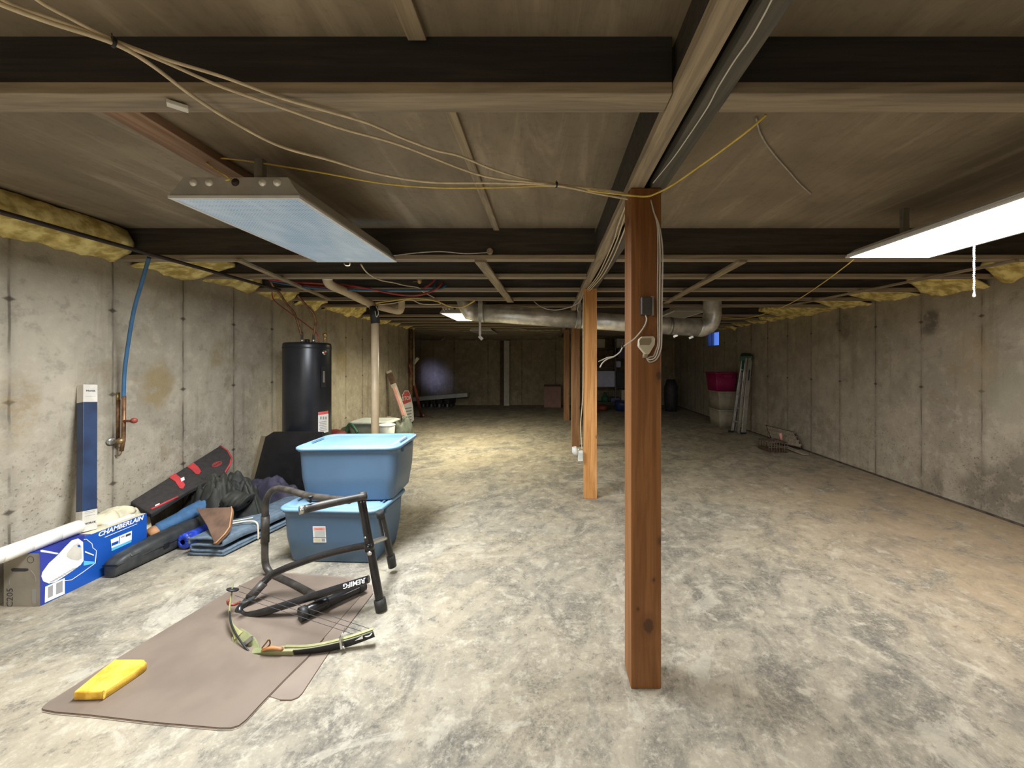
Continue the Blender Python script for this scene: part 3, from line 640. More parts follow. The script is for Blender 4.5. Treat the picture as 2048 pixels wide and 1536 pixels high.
c = P(961, 664, 5.1); b = MB(); b.bar(P(960, 635, 5.22), P(960, 672, 5.22), .03, .004, (0, 1, 0)); b.bar(P(958, 672, 5.22), P(965, 679, 5.22), .04, .01, (0, 1, 0))
tag(b.build('loose_strap', M['cable_g']), 'loose metal strap end dangling below the left end of the duct', 'strap')
for (x_, y_, lab) in ((1350, 672, 'left'), (1381, 675, 'right')):
    b = MB(); c = P(x_, y_, 5.42); b.bar(c+Vector((-.03, -.02, -.012)), c+Vector((.03, -.02, .012)), .03, .008, (0, 1, 0))
    tag(b.build('duct_clip', M['galv']), f'{lab} small bright clip under the right part of the duct', 'clip')
# ---- white drain pipe on the left
r = thing('drain_pipe', (-2.1, 4.7, 0), 'cream plastic drain pipe standing behind the blue totes', 'pipe')
YD = 4.7; xp = P(750, 700, YD).x
MB().tube([(xp, YD, 0), (xp, YD, P(0, 646, YD).z)], .044, 20).build('riser', M['pvc'], r)
MB().tube([P(751, 647, YD), P(747, 613, YD)], [.053, .048], 20).build('rubber_coupling', M['rubber'], r)
b = MB(); b.tube(cr([P(746, 616, YD), P(741, 608, YD), P(722, 599, YD-.2), P(690, 583, YD-.5), P(671, 575, YD-.7), P(658, 567, YD-.8), P(654, 556, YD-.83), P(654, 549, YD-.84), P(654, 505, YD-.84)], 4), .045, 16); b.build('sloping_arm', M['pvc'], r)
for q in ((P(741, 608, YD), P(737, 606, YD-.01)), (P(654, 558, YD-.83), P(654, 552, YD-.84))): MB().tube(q, .050, 16).build('collar', M['pvc_w'], r)
b = MB(); b.tube(cr([P(748, 610, YD+.05), P(765, 615, YD+.1), P(795, 622, YD+.15), P(802, 617, YD+.15), P(803, 600, YD+.15)], 4), .043, 16); b.build('side_arm', M['pvc'], r)
cable([P(752, 612, YD-.05), P(757, 625, YD-.06), P(753, 634, YD-.06), P(750, 622, YD-.06)], .004, 'wire_w', 'wire_loop', 'thin white wire looped at the black pipe coupling', 'wire')
# water and gas lines at the left
cable([PX(-20, 418, -2.85), PX(232, 489, -2.85), PX(492, 561.5, -2.85), PX(560, 580, -2.85)], .014, 'ironpipe', 'gas_pipe', 'dark iron pipe running under the joists along the left wall', 'pipe', k=3)
cable([P(298, 515, 2.78), P(285, 560, 2.86), P(268, 620, 2.95), P(256, 690, 2.99), P(249, 745, 3.0), P(247, 797, 3.0)], .012, 'pexb', 'water_pipe', 'blue plastic water pipe curving down the left wall', 'pipe', n=12)
r = thing('shutoff_pipework', (-3.33, 3.0, .75), 'old copper pipe and valve assembly below the blue pipe on the left wall', 'pipe')
b = MB(); b.tube([P(248, 792, 3.0), P(247, 880, 3.0), P(243, 902, 3.0)], .0125, 10); b.tube([P(236, 800, 3.02), P(235, 880, 3.02)], .014, 10); b.build('pipe', M['copper'], r)
MB().tube([P(235, 785, 3.02), P(235, 806, 3.02)], .015, 10).build('brass_fitting', M['brass'], r)
b = MB(); b.tube([P(247, 842, 3.0), P(262, 842, 2.98), P(270, 841, 2.97)], .010, 8); b.lathe(P(268, 841, 2.96), [(.02, 0), (.022, .006), (.004, .012)], 12, (.7, -.7, 0)); b.build('valve_handle', M['redhandle'], r)
b = MB(); b.sphere(P(241, 882, 2.99), .026, 10); b.tube(cr([P(234+9*math.cos(t), 903+9*math.sin(t), 3.0) for t in [k*math.pi/6 for k in range(12)]], 2, True), .004, 6, closed=True); b.build('hose_bib', M['brass'], r)
b = MB(); c = PX(221, 882, -3.362); b.lathe(c, [(.026, 0), (.03, .008), (.018, .016), (.006, .017)], 14, (1, -.15, 0)); tag(b.build('wall_fitting', M['silver']), 'round white metal fitting on the left wall beside the valve', 'fitting')
for (pts, mt_, lab) in (([P(518, 553, 3.9), P(560, 562, 4.0), P(640, 567, 4.1), P(690, 570, 4.2), P(740, 578, 4.2), P(790, 588, 4.2), P(830, 591, 4.2), P(860, 584, 4.25), P(880, 572, 4.3), P(890, 556, 4.5)], 'pexr', 'red plastic water pipe sagging under the joists at the left'),
        ([P(540, 562, 4.0), P(590, 571, 4.05), P(640, 577, 4.1), P(720, 580, 4.2), P(800, 581, 4.2), P(850, 580, 4.25), P(880, 577, 4.3), P(895, 568, 4.4), P(902, 557, 4.5)], 'pexb', 'blue plastic water pipe running across under the joists at the left'),
        ([P(846, 577, 4.2), P(858, 570, 4.25), P(868, 561, 4.3), P(873, 552, 4.4)], 'pexr', 'short red water pipe curving up beside the hanging lamp socket'),
        ([P(545, 556, 3.95), P(600, 568, 4.1), P(640, 574, 4.15), P(700, 575, 4.3), P(720, 572, 4.6)], 'pexr', 'second red water pipe just behind the first at the left'),
        ([P(868, 577, 4.3), P(870, 565, 4.35), P(871, 556, 4.4)], 'pexb', 'short blue pipe stub rising between the joists')):
    cable(pts, .011, mt_, 'water_pipe', lab, 'pipe')
b = MB(); c = P(839, 562, 4.1); b.lathe(c+Vector((0, 0, -.03)), [(.01, 0), (.025, .015), (.03, .06), (.02, .075)], 12); b.tube([c, c+Vector((-.07, 0, -.01))], .004, 6)
tag(b.build('lamp_socket', M['brass']), 'small brass coloured socket under the joists left of the duct', 'socket')
cable([P(722, 529, 2.95), P(735, 546, 3.2), P(760, 560, 3.5), P(790, 566, 3.8), P(810, 571, 4.0), P(836, 575, 4.2), P(845, 583, 4.4), P(862, 592, 4.8), P(876, 600, 5.3), P(882, 610, 5.7), P(889, 622, 5.98)], .0055, 'cable_w', 'electric_cable', 'thin beige cable from the left light back to the far bright light')
cable([P(752, 606, 4.6), P(780, 602, 4.7), P(820, 597, 4.8), P(850, 598, 4.9), P(875, 603, 5.0), P(900, 613, 5.1), P(925, 614, 5.1), P(945, 604, 5.0), P(950, 600, 5.0)], .009, 'cable_y', 'electric_cable', 'thick yellow cable looping between drain pipe and duct')
cable([P(758, 609, 4.65), P(790, 606, 4.75), P(820, 599, 4.85), P(840, 607, 4.9), P(860, 609, 4.95), P(880, 608, 5.0)], .007, 'cable_w', 'electric_cable', 'beige cable just below the thick yellow one')
cable([P(700, 526, 2.9), P(699, 531, 2.92), P(692, 531, 2.93), P(688, 527, 2.93)], .004, 'cable_w', 'cable_loop', 'small cable loop at the far end of the left light', 'cable')
cable([P(780, 512, 2.98), P(830, 506, 2.98), P(880, 503, 2.98), P(930, 507, 2.98), P(975, 505, 2.98)], .004, 'cable_g', 'electric_cable', 'thin grey cable stapled across the face of the second joist')
b = MB(); c = P(980, 503, 2.995); b.lathe(c, [(.025, 0), (.026, .012), (.02, .02)], 14, (0, -1, 0)); tag(b.build('round_plug', M['strip']), 'round tan knockout on the second joist', 'plug')
for j, (pts, lab) in enumerate((([P(800, 655, 9.5), P(870, 652, 9.5), P(940, 652, 9.6), P(1000, 652, 9.6), P(1060, 660, 9.6), P(1120, 660, 9.6)], 'upper brown pipe under the joists near the back wall'), ([P(860, 658, 10.2), P(930, 662, 10.2), P(1020, 660, 10.2), P(1100, 664, 10.2)], 'lower brown pipe under the joists near the back wall'))):
    cable(pts, .02, 'plank', 'far_pipe', lab, 'pipe')
cable([P(850, 680, 12.6), P(875, 682, 12.6), P(888, 676, 12.6), P(895, 664, 12.6), P(915, 660, 12.6)], .04, 'plank', 'torn_insulation', 'pale torn insulation tube hanging at the top of the back wall', 'insulation')
r = thing('soil_pipe', P(823, 845, 9.3), 'rusty brown vertical pipe at the far corner of the left wall', 'pipe')
xx = -3.322
MB().tube([(xx, 9.35, 0), (xx, 9.35, 2.28)], .045, 12).build('pipe', M['rust'], r)
MB().tube([(xx+.07, 9.37, .9), (xx+.07, 9.37, 2.2)], .02, 8).build('conduit', M['plank'], r)
MB().bar(P(827, 728, 9.45), P(836, 716, 9.4), .05, .05).build('white_fitting', M['outlet'], r)
# ================================================================ water heater
r = thing('water_heater', (-2.855, 4.58, 0), 'tall black cylindrical water heater beside the left wall', 'water heater')
hc = Vector((-2.855, 4.58, 0)); ht = 1.715
MB().lathe(hc, [(.235, 0), (.235, .04), (.25, .06), (.25, ht-.03), (.243, ht-.006), (.22, ht)], 48).build('tank', M['heater'], r)
MB().lathe(hc+Vector((0, 0, ht-.07)), [(.2505, 0), (.2535, .004), (.2535, .012), (.2505, .016)], 48).build('top_band', M['blackdk'], r)
def onheat(px, py):
    # front side of the tank cylinder hit by a pixel direction
    d = Vector(((px-VX)/F, 1, -(py-VY)/F)); o2 = -hc; a = d.x**2+1; bq = 2*(o2.x*d.x+o2.y); cq = o2.x**2+o2.y**2-.2515**2
    t = (-bq-math.sqrt(max(0, bq*bq-4*a*cq)))/(2*a); return Vector((d.x*t, d.y*t, CH+d.z*t))
def wrap(x0, x1, y0, y1, mt_, name, off=.003, n=6, par=None):
    p0 = [onheat(x0+(x1-x0)*i/n, (y0+y1)/2) for i in range(n+1)]
    z0 = onheat((x0+x1)/2, y0).z; z1 = onheat((x0+x1)/2, y1).z; b = MB(); vs = []
    for p_ in p0:
        u = Vector((p_.x-hc.x, p_.y-hc.y, 0)).normalized(); q = hc+u*(.2505+off); vs += [(q.x, q.y, z0), (q.x, q.y, z1)]
    b.add(vs, [(2*i, 2*i+1, 2*i+3, 2*i+2) for i in range(n)]); return b.build(name, M[mt_], par or r, smooth=True)
plab = wrap(636, 656.5, 829, 866, 'label', 'paper_label'); wrap(636, 656, 823, 829, 'redlab', 'red_label_strip')
for k in range(6): wrap(638+(k % 2)*1.5, 653, 843+k*3.4, 844.2+k*3.4, 'grey_ink', 'label_print', .004, 6, plab)
for k in range(3): wrap(640+k*5, 643+k*5, 833, 839, 'grey_ink', 'label_print', .004, 6, plab)
wrap(643.5, 647, 742, 765, 'silver', 'element_cover', .02); wrap(641, 650, 733, 775, 'blackdk', 'cover_plate', .012)
c = onheat(648, 705); u = Vector((c.x-hc.x, c.y-hc.y, 0)).normalized()
bdg = MB().lathe(c, [(.0, .0), (.026, .002), (.028, .006), (.0, .007)], 18, u).build('badge', M['silver'], r)
MB().lathe(c+u*.0072, [(.0, .0), (.014, .0004), (.0, .0008)], 14, u).build('badge_print', M['redlab'], bdg)
for (px, rr_, hh) in ((-.02, .014, .10), (-.11, .014, .10)):
    pass
t1, t2 = P(604, 684, 4.52), P(627, 684, 4.52)
for t_ in (t1, t2): MB().lathe((t_.x, t_.y, ht-.002), [(.018, 0), (.018, .05), (.014, .05), (.014, .10)], 14).build('pipe_nipple', M['silver'], r)
b = MB(); c = P(615, 680, 4.5); b.box(c.x-.03, c.x+.02, c.y-.02, c.y+.02, ht-.002, ht+.04); b.build('anode_cap', M['blackdk'], r, bevel=.01)
r2 = thing('relief_valve', (P(649, 0, 4.45).x, 4.45, ht), 'dark brass relief valve on top of the water heater', 'valve')
c = P(650, 675, 4.45); b = MB(); b.tube([(c.x, c.y, ht+.002), (c.x, c.y, ht+.08)], .014, 10); b.sphere((c.x, c.y, ht+.085), .026, 10); b.bar((c.x-.03, c.y, ht+.11), (c.x+.03, c.y, ht+.12), .02, .008); b.build('body', M['brass'], r2)
cable([(t1.x, t1.y, ht+.06), P(600, 660, 4.52), P(594, 640, 4.5), P(588, 625, 4.45), P(575, 610, 4.4), P(560, 588, 4.3), P(548, 575, 4.25), P(540, 560, 4.2)], .013, 'copper', 'flexible_pipe', 'left dark copper hose rising from the water heater', 'pipe')
cable([(t2.x, t2.y, ht+.06), P(629, 660, 4.52), P(631, 645, 4.5), P(627, 628, 4.45), P(615, 614, 4.4), P(603, 600, 4.35), P(594, 590, 4.3)], .013, 'copper', 'flexible_pipe', 'right dark copper hose rising from the water heater', 'pipe')
cable([P(638, 684, 4.5), P(634, 668, 4.5), P(620, 655, 4.6), P(600, 640, 4.7), P(575, 622, 4.7), P(548, 600, 4.6), P(544, 580, 4.5)], .006, 'pexr', 'electric_cable', 'thin reddish cable running up from the water heater', 'cable')
# ================================================================ blue storage totes
def rrect(x0, x1, y0, y1, r, z, n=5):
    out = []
    for (cx, cy, a0) in ((x1-r, y1-r, 0), (x0+r, y1-r, 90), (x0+r, y0+r, 180), (x1-r, y0+r, 270)):
        for k in range(n+1):
            a = math.radians(a0+90*k/n); out.append(Vector((cx+r*math.cos(a), cy+r*math.sin(a), z)))
    return out
def loft(b, rings, mi=0, smooth=True, cap0=True, cap1=True):
    n = len(rings[0]); B = []
    for R in rings: B += R
    fs = [(i*n+k, i*n+(k+1) % n, (i+1)*n+(k+1) % n, (i+1)*n+k) for i in range(len(rings)-1) for k in range(n)]
    b.add(B, fs, mi, smooth)
    o = len(b.v)-len(B)
    if cap0: b.f.append([o+k for k in range(n)][::-1]); b.m.append(mi); b.sm.append(False)
    if cap1: b.f.append([o+(len(rings)-1)*n+k for k in range(n)]); b.m.append(mi); b.sm.append(False)
def rot(v, c, a):
    d = v-c; return c+Vector((d.x*math.cos(a)-d.y*math.sin(a), d.x*math.sin(a)+d.y*math.cos(a), d.z))
def tote(cx, cy, w_, d_, z0, h, ang, label, sticker, inset=.055):
    c = Vector((cx, cy, 0)); a = math.radians(ang)
    r = thing('storage_tote', (cx, cy, z0), label, 'storage tote', 'blue storage totes')
    def ring(ins, z, rad, e=0): return [rot(v, c, a) for v in rrect(cx-w_/2+ins, cx+w_/2-ins, cy-d_/2+ins, cy+d_/2-ins, rad, z)]
    b = MB()
    loft(b, [ring(inset+.012, z0, .05), ring(inset, z0+.012, .06), ring(inset*.55, z0+h*.45, .065), ring(.022, z0+h-.07, .07), ring(.02, z0+h-.03, .07), ring(.008, z0+h-.028, .07), ring(.008, z0+h-.006, .07)])
    body = b.build('body', M['tote'], r)
    b = MB()
    loft(b, [ring(0, z0+h-.018, .085), ring(-.006, z0+h-.014, .09), ring(-.006, z0+h, .09), ring(.003, z0+h+.006, .085), ring(.022, z0+h+.006, .075), ring(.03, z0+h-.004, .07), ring(.075, z0+h-.004, .05), ring(.082, z0+h+.004, .05)])
    lid = b.build('lid', M['totelid'], r)
    for sx in (-1, 1):   # handle recess lips on both short ends
        b = MB(); x = cx+sx*(w_/2-.045)
        q = [rot(Vector((x-.008, cy-.09, z0+h+.005)), c, a), rot(Vector((x+.008, cy-.09, z0+h+.005)), c, a), rot(Vector((x+.008, cy+.09, z0+h+.005)), c, a), rot(Vector((x-.008, cy+.09, z0+h+.005)), c, a)]
        b.prism(q, (0, 0, .006)); b.build('lid_latch', M['tote'], lid, bevel=.003)
        x = cx+sx*(w_/2-.016); b = MB(); q = [rot(Vector((x-.012, cy-.12, z0+h-.07)), c, a), rot(Vector((x+.012, cy-.12, z0+h-.07)), c, a), rot(Vector((x+.012, cy+.12, z0+h-.07)), c, a), rot(Vector((x-.012, cy+.12, z0+h-.07)), c, a)]
        b.prism(q, (0, 0, .045)); b.build('handle', M['tote'], body, bevel=.01)
    if sticker:
        px, py = sticker; Yf = cy-d_/2+.035; s = P(px, py, Yf); t = math.atan2(inset-.02, h)
        up = Vector((0, -math.sin(t), math.cos(t))); nx = Vector((0, -math.cos(t), -math.sin(t)))
        s = Vector((s.x, cy-d_/2+.02+(inset-.02)*(1-(s.z-z0)/h)-.006, s.z))
        def pl(u0, u1, v0, v1, k, mt_, nme, par=None):
            o_ = s+nx*k; ex = Vector((1, 0, 0)); return MB().prism([o_+ex*u0+up*v0, o_+ex*u1+up*v0, o_+ex*u1+up*v1, o_+ex*u0+up*v1], nx*.0006).build(nme, M[mt_], par or r)
        sk = pl(-.047, .047, -.062, .062, .001, 'white', 'sticker'); pl(-.04, .042, .032, .055, .0022, 'pinklab', 'sticker_band', sk); pl(-.036, .042, -.022, .028, .0022, 'lidgrey', 'sticker_picture', sk)
        pl(-.04, .008, -.054, -.032, .0022, 'cream', 'sticker_print', sk); pl(.014, .04, -.054, -.032, .0022, 'grey_ink', 'sticker_print', sk); pl(-.047, .047, -.026, -.023, .0024, 'ink', 'sticker_print', sk)
        text('Sterilite', .017, s+nx*.0035+up*.043, (1, 0, 0), up, M['redlab'], sk, 'sticker_lettering', .0002)
    return r
tote(-1.60, 3.07, .77, .52, 0, .41, -3, 'blue lidded storage tote on the floor with a small sticker, lower of two', (640, 1068))
tote(-1.545, 3.19, .78, .56, .421, .42, 3, 'blue lidded storage tote stacked on top of the other tote', None)
# ================================================================ brown floor mats
def flat(pts, z0, z1): return MB().prism([G(x, y, 0)+Vector((0, 0, z0)) for x, y in pts], (0, 0, z1-z0))
m2 = [(330, 1330), (560, 1400), (583, 1400), (596, 1395), (604, 1387), (654, 1311), (681, 1272), (746, 1187), (744, 1172), (700, 1155), (560, 1145)]
r = thing('chair_mat', G(560, 1300), 'brown vinyl floor mat lying underneath, its edge showing at the right', 'floor mat', 'brown floor mats')
flat(m2, .0005, .0030).build('sheet', M['mat2'], r)
MB().tube([G(x, y, .0025) for x, y in m2[1:8]], .0018, 5).build('edge', M['matedge'], r)
m1 = [(86, 1421), (110, 1426), (180, 1432), (300, 1446), (440, 1458), (462, 1458), (478, 1453), (492, 1442), (528, 1403), (572, 1358), (614, 1317), (648, 1277), (720, 1196), (722, 1182), (690, 1158), (550, 1148), (520, 1152), (453, 1187), (238, 1317), (92, 1410), (85, 1417)]
r = thing('chair_mat', G(300, 1380), 'brown vinyl floor mat lying on top under the yellow sponge and the bow', 'floor mat', 'brown floor mats')
flat(m1, .0036, .0066).build('sheet', M['mat'], r)
MB().tube([G(x, y, .0052) for x, y in m1[:12]], .0016, 5).build('edge', M['matedge'], r)
# ================================================================ yellow sponge
pl = [G(154, 1401, .007), G(203, 1400, .007), G(213, 1396, .007), G(288, 1345, .007), G(289, 1337, .007), G(284, 1334, .007), G(236, 1334, .007), G(224, 1338, .007), G(156, 1394, .007)]
cc = sum(pl, Vector())/len(pl); cc.z = 0
r_ = [[v.lerp(Vector((cc.x, cc.y, v.z)), k)+Vector((0, 0, dz)) for v in cr(pl, 3, True)] for k, dz in ((.04, 0), (0, .004), (0, .032), (.02, .037), (.07, .039))]
b = MB(); loft(b, r_); tag(b.build('sponge', M['sponge']), 'yellow rounded rectangular sponge on the brown mat', 'sponge')
# ================================================================ black tubular frame
r = thing('tube_stand', (-1.3, 2.45, 0), 'black steel tube frame with round feet standing on the brown mat', 'exercise frame')
R = .0215
def T(name, pts, rad=R, mt_='blkpaint', k=6, n=14, par=None): return MB().tube(cr(pts, k), rad, n).build(name, M[mt_], par or r)
A_ = [P(700, 1001, 2.42), P(660, 997, 2.47), P(615, 991, 2.55), P(575, 980, 2.62), P(551, 978, 2.66), P(537, 990, 2.68), P(531, 1015, 2.69), P(530, 1070, 2.70), P(530, 1120, 2.70), P(536, 1140, 2.69), P(550, 1151, 2.66), P(590, 1170, 2.55), P(640, 1197, 2.40), P(655, 1205, 2.355)]
T('back_loop', A_, mt_='dustblk')
T('back_sleeve', [P(530.5, 1032, 2.69), P(530, 1085, 2.70)], .0265, 'dustblk', 2)
U_ = [P(737, 1090, 2.335), P(700, 1097, 2.37), P(640, 1112, 2.42), P(585, 1131, 2.45), P(552, 1145, 2.45), P(536, 1156, 2.44), P(515, 1179, 2.40), P(488, 1208, 2.34), P(478, 1221, 2.31), P(484, 1230, 2.29), P(500, 1231, 2.27), P(540, 1220, 2.26), P(600, 1201, 2.27), P(660, 1182, 2.28), P(738, 1158, 2.315)]
T('lower_loop', U_)
T('leg_sleeve', [P(528, 1165, 2.42), P(498, 1197, 2.36)], .0262, 'dustblk', 2)
ml = T('main_leg', [P(722, 995, 2.36), P(741, 1100, 2.335), P(762, 1214, 2.315)], .0235)
T('foot_cap', [P(759, 1198, 2.318), P(763, 1220, 2.311)], .033, 'rubber', 2, par=ml)
tb = T('top_bar', [P(733, 992, 2.36), P(668, 1005, 2.25), P(607, 1019, 2.14)], .0225, 'dustblk')
T('top_cap', [P(718, 993, 2.35), P(733, 991, 2.37)], .027, 'rubber', 2)
e0, e1 = P(607, 1019, 2.14), P(598, 1021, 2.125)
b = MB(); dd = (e1-e0).normalized(); b.lathe(e0, [(.0225, 0), (.0235, .02), (.019, .021), (.018, .004), (.0, .003)], 16, dd); b.build('open_end', M['silver'], tb)
b = MB(); c = P(621, 1005, 2.17); b.tube([c, c+Vector((0, 0, .028))], .006, 8); b.lathe(c+Vector((0, 0, .028)), [(.014, 0), (.015, .008), (.009, .011)], 10); b.build('knob', M['blackdk'], tb)
sl = T('short_leg', [P(761, 1027, 2.66), P(783, 1120, 2.72)], .0235); T('short_leg_cap', [P(781, 1110, 2.714), P(785, 1133, 2.726)], .028, 'rubber', 2, par=sl); T('short_leg_cap', [P(759.5, 1022, 2.657), P(762, 1034, 2.664)], .0265, 'rubber', 2, par=sl)
T('link_bar', [P(738, 1088, 2.335), P(752, 1082, 2.5), P(772, 1076, 2.69)], .016, 'silver')
b = MB(); b.lathe(P(740, 1106, 2.30), [(.012, 0), (.014, .008), (.005, .014)], 10, (0, -1, 0)); b.lathe(P(731, 1075, 2.31), [(.006, 0), (.007, .005), (.002, .008)], 8, (0, -1, 0)); b.build('bolt', M['silver'], r)
T('clamp_ring', [P(737, 1086, 2.337), P(739.5, 1100, 2.335)], .029, 'blkpaint', 2)
fb = T('foot_bar', [P(612, 1224, 2.23), P(660, 1202, 2.33), P(722, 1174, 2.48)], .028)
T('bar_sleeve', [P(612, 1224, 2.23), P(655, 1204, 2.318)], .034); T('foot_bar_cap', [P(599, 1230, 2.205), P(613, 1223.5, 2.232)], .040, 'rubber', 2, par=fb); T('foot_bar_cap', [P(716, 1177, 2.465), P(729, 1170, 2.50)], .033, 'rubber', 2, par=fb)
p0, p1 = P(690, 1172.5, 2.28), P(731, 1160.5, 2.30); dr = (p1-p0).normalized(); vw = Vector((0, -1, .55)).normalized(); vw = (vw-dr*vw.dot(dr)).normalized()
text('REMIFG', .037, (p0+p1)/2+vw*.0218, -dr, dr.cross(vw)*(-1) if (dr.cross(vw)).z > 0 else dr.cross(vw), M['white'], r, 'lettering', .0006, bold=.0006)
# ================================================================ compound bow
r = thing('compound_bow', (-1.2, 2.0, 0), 'camouflage hunting bow leaning on the black frame, strings stretched behind', 'bow')
def ribbon(pts, wd, th, nrm, mt_, name, k=6, edge=None):
    pts = cr(pts, k); n = len(pts); vs = []; W = wd if isinstance(wd, list) else [wd]*2
    for i, p_ in enumerate(pts):
        t = (pts[min(i+1, n-1)]-pts[max(i-1, 0)]).normalized(); s = Vector(nrm); s = (s-t*s.dot(t)).normalized(); q = t.cross(s); f = i/(n-1)*(len(W)-1); j = min(int(f), len(W)-2); ww = W[j]*(1-f+j)+W[j+1]*(f-j)
        vs += [p_+s*ww/2+q*th/2, p_-s*ww/2+q*th/2, p_-s*ww/2-q*th/2, p_+s*ww/2-q*th/2]
    fs = [(4*i+k_, 4*i+(k_+1) % 4, 4*i+4+(k_+1) % 4, 4*i+4+k_) for i in range(n-1) for k_ in range(4)]+[(0, 1, 2, 3), (4*n-1, 4*n-2, 4*n-3, 4*n-4)]
    return MB().add(vs, fs).build(name, M[mt_], r, bevel=.0015)
# the limbs' flat width points to the viewer on the right half, and upward on the left half
ribbon([P(466, 1168, 2.30), P(462, 1195, 2.26), P(459, 1225, 2.20), P(464, 1250, 2.12), P(478, 1272, 2.06)], [.004, .005, .006, .014, .042], .010, (.9, .3, .35), 'camoy', 'upper_limb')
ribbon([P(474, 1266, 2.08), P(484, 1281, 2.05), P(497, 1295, 2.02), P(510, 1308, 1.99)], [.05, .08, .085, .06], .012, (.75, .35, .55), 'camo', 'limb_pocket')
b = MB(); c = P(494, 1280, 2.035); b.bar(c+Vector((-.022, -.012, -.030)), c+Vector((.036, -.012, .018)), .022, .012, (0, -1, 1)); b.build('silver_band', M['silver'], r)
ribbon([P(505, 1306, 1.99), P(530, 1306, 1.975), P(560, 1303, 1.97), P(590, 1301, 1.965)], [.03, .045, .04, .03], .03, (0, -.3, 1), 'camo', 'riser')
MB().tube(cr([P(459, 1222, 2.19), P(462, 1245, 2.12), P(472, 1268, 2.06), P(490, 1294, 2.00), P(512, 1314, 1.965), P(545, 1318, 1.95), P(585, 1315, 1.95)], 4), [.002]+[.0045]*23+[.004], 8).build('lower_edge', M['blackdk'], r)
b = MB(); b.tube(cr([P(524, 1300, 1.965), P(537, 1296, 1.957), P(552, 1296, 1.955), P(566, 1299, 1.955)], 4), [.005]+[.011]*11+[.005], 10, flat=.8); b.build('grip', M['orange'], r)
b = MB(); b.tube(cr([P(524, 1296, 1.955), P(532, 1286, 1.955), P(538, 1279, 1.96), P(540, 1288, 1.96), P(533, 1296, 1.955)], 3), .0035, 6); b.build('arrow_rest', M['copper'], r)
ribbon([P(580, 1303, 1.965), P(610, 1302, 1.97), P(650, 1296, 1.985), P(700, 1283, 2.01), P(747, 1266, 2.04)], [.036, .046, .048, .044, .038], .012, (0, -.35, 1), 'camo', 'lower_limb_camo')
ribbon([P(588, 1305, 1.955), P(612, 1304, 1.96), P(650, 1298, 1.975), P(700, 1285.5, 2.0), P(748, 1268.5, 2.028)], [.030, .044, .048, .044, .038], .004, (0, -.35, 1), 'blackdk', 'lower_limb_face')
ribbon([P(570, 1292, 1.97), P(610, 1292, 1.97), P(650, 1286, 1.985), P(700, 1273, 2.01), P(747, 1257, 2.04)], .004, .015, (0, -.2, 1), 'camoy', 'lower_limb_edge')
c = P(737, 1269.5, 2.014); MB().tube(cr([P(728, 1271, 2.016), P(733, 1273, 2.012), P(740, 1271, 2.012), P(744, 1266, 2.014)], 4), [.001]+[.003]*11+[.001], 6).build('limb_mark', M['white'], r)
MB().prism([P(710, 1281, 2.0), P(725, 1271, 2.008), P(726, 1277, 2.008)], (0, -.002, 0)).build('limb_mark', M['white'], r)
b = MB(); c = P(466, 1180, 2.29); b.lathe(c-Vector((0, .005, 0)), [(.012, 0), (.030, .001), (.032, .005), (.030, .009), (.012, .010)], 20, (.2, .35, 1)); b.build('cam_wheel', M['blackdk'], r)
b = MB(); b.tube(cr([P(456, 1200, 2.25), P(458, 1208, 2.25), P(470, 1209, 2.26), P(480, 1204, 2.26)], 3), .008, 8); b.build('cam_yoke', M['redhandle'], r)
b = MB(); b.bar(P(480, 1207, 2.24), P(510, 1194, 2.30), .018, .008); b.tube([P(484, 1208, 2.23), P(508, 1197, 2.28)], .007, 8); b.build('stabiliser', M['hardcase'], r)
b = MB(); c = P(683, 1285, 1.99); b.bar(P(682, 1274, 1.985), P(685, 1296, 1.98), .010, .022, (0, -1, 0)); b.tube([P(682, 1274, 1.99), P(690, 1256, 2.05)], .002, 5); b.tube([P(685, 1293, 1.98), P(690, 1297, 1.98)], .005, 6); b.build('string_silencer', M['silver'], r)
for k, (q0, q1) in enumerate(((P(478, 1171, 2.30), P(741, 1258, 2.045)), (P(478, 1183, 2.29), P(724, 1263, 2.03)), (P(470, 1191, 2.285), P(709, 1269, 2.02)))):
    MB().tube([q0, q1], .0013, 5).build('bowstring', M['ink'], r)
# ================================================================ long opener carton with everything around it
r = thing('opener_carton', (-3.215, 2.665, 0), 'long blue carton with a printed white garage door opener picture', 'carton', None)
x0, x1, y0, y1, h = -3.325, -3.10, 2.355, 2.98, .322
b = MB(); b.box(x0, x1, y0, y1, 0, h)
bx = b.build('box', [M['boxblue']], r, bevel=.003)
MB().box(x0+.001, x1-.001, y0-.0015, y0, .001, h-.001).build('end_panel', M['card'], r)
MB().box(x0+.02, x1-.001, y0+.01, y0+.26, h, h+.002).build('top_flap', M['boxviolet'], r)
MB().box(x0+.02, x1-.001, y0+.26, y1-.01, h, h+.0025).build('inner_flap', M['cream'], r)
MB().box(x0+.06, x1-.04, y0+.40, y1-.05, h+.0025, h+.012).build('loose_paper', M['white'], r)
b = MB(); b.prism([(x0+.01, y0+.27, h+.003), (x0+.03, y1-.01, h+.003), (x0+.05, y1-.01, h+.05), (x0+.02, y0+.30, h+.06)], (-.003, 0, 0)); b.build('raised_flap', M['cream'], r)
def face(pts, mt_, name, k=.001):   # pts in picture pixels projected to the +X face of the carton
    q = [PX(x, y, x1+k) for x, y in pts]; MB().prism(q, (.0007, 0, 0)).build(name, M[mt_], r)
def Z1(x, y): return (x/6.144, 980+y/6.144)   # coordinates read off an enlarged crop
face([Z1(487, 760), Z1(1035, 550), Z1(1030, 640), Z1(560, 1160), Z1(560, 1385), Z1(497, 1412)], 'boxviolet', 'print_field')
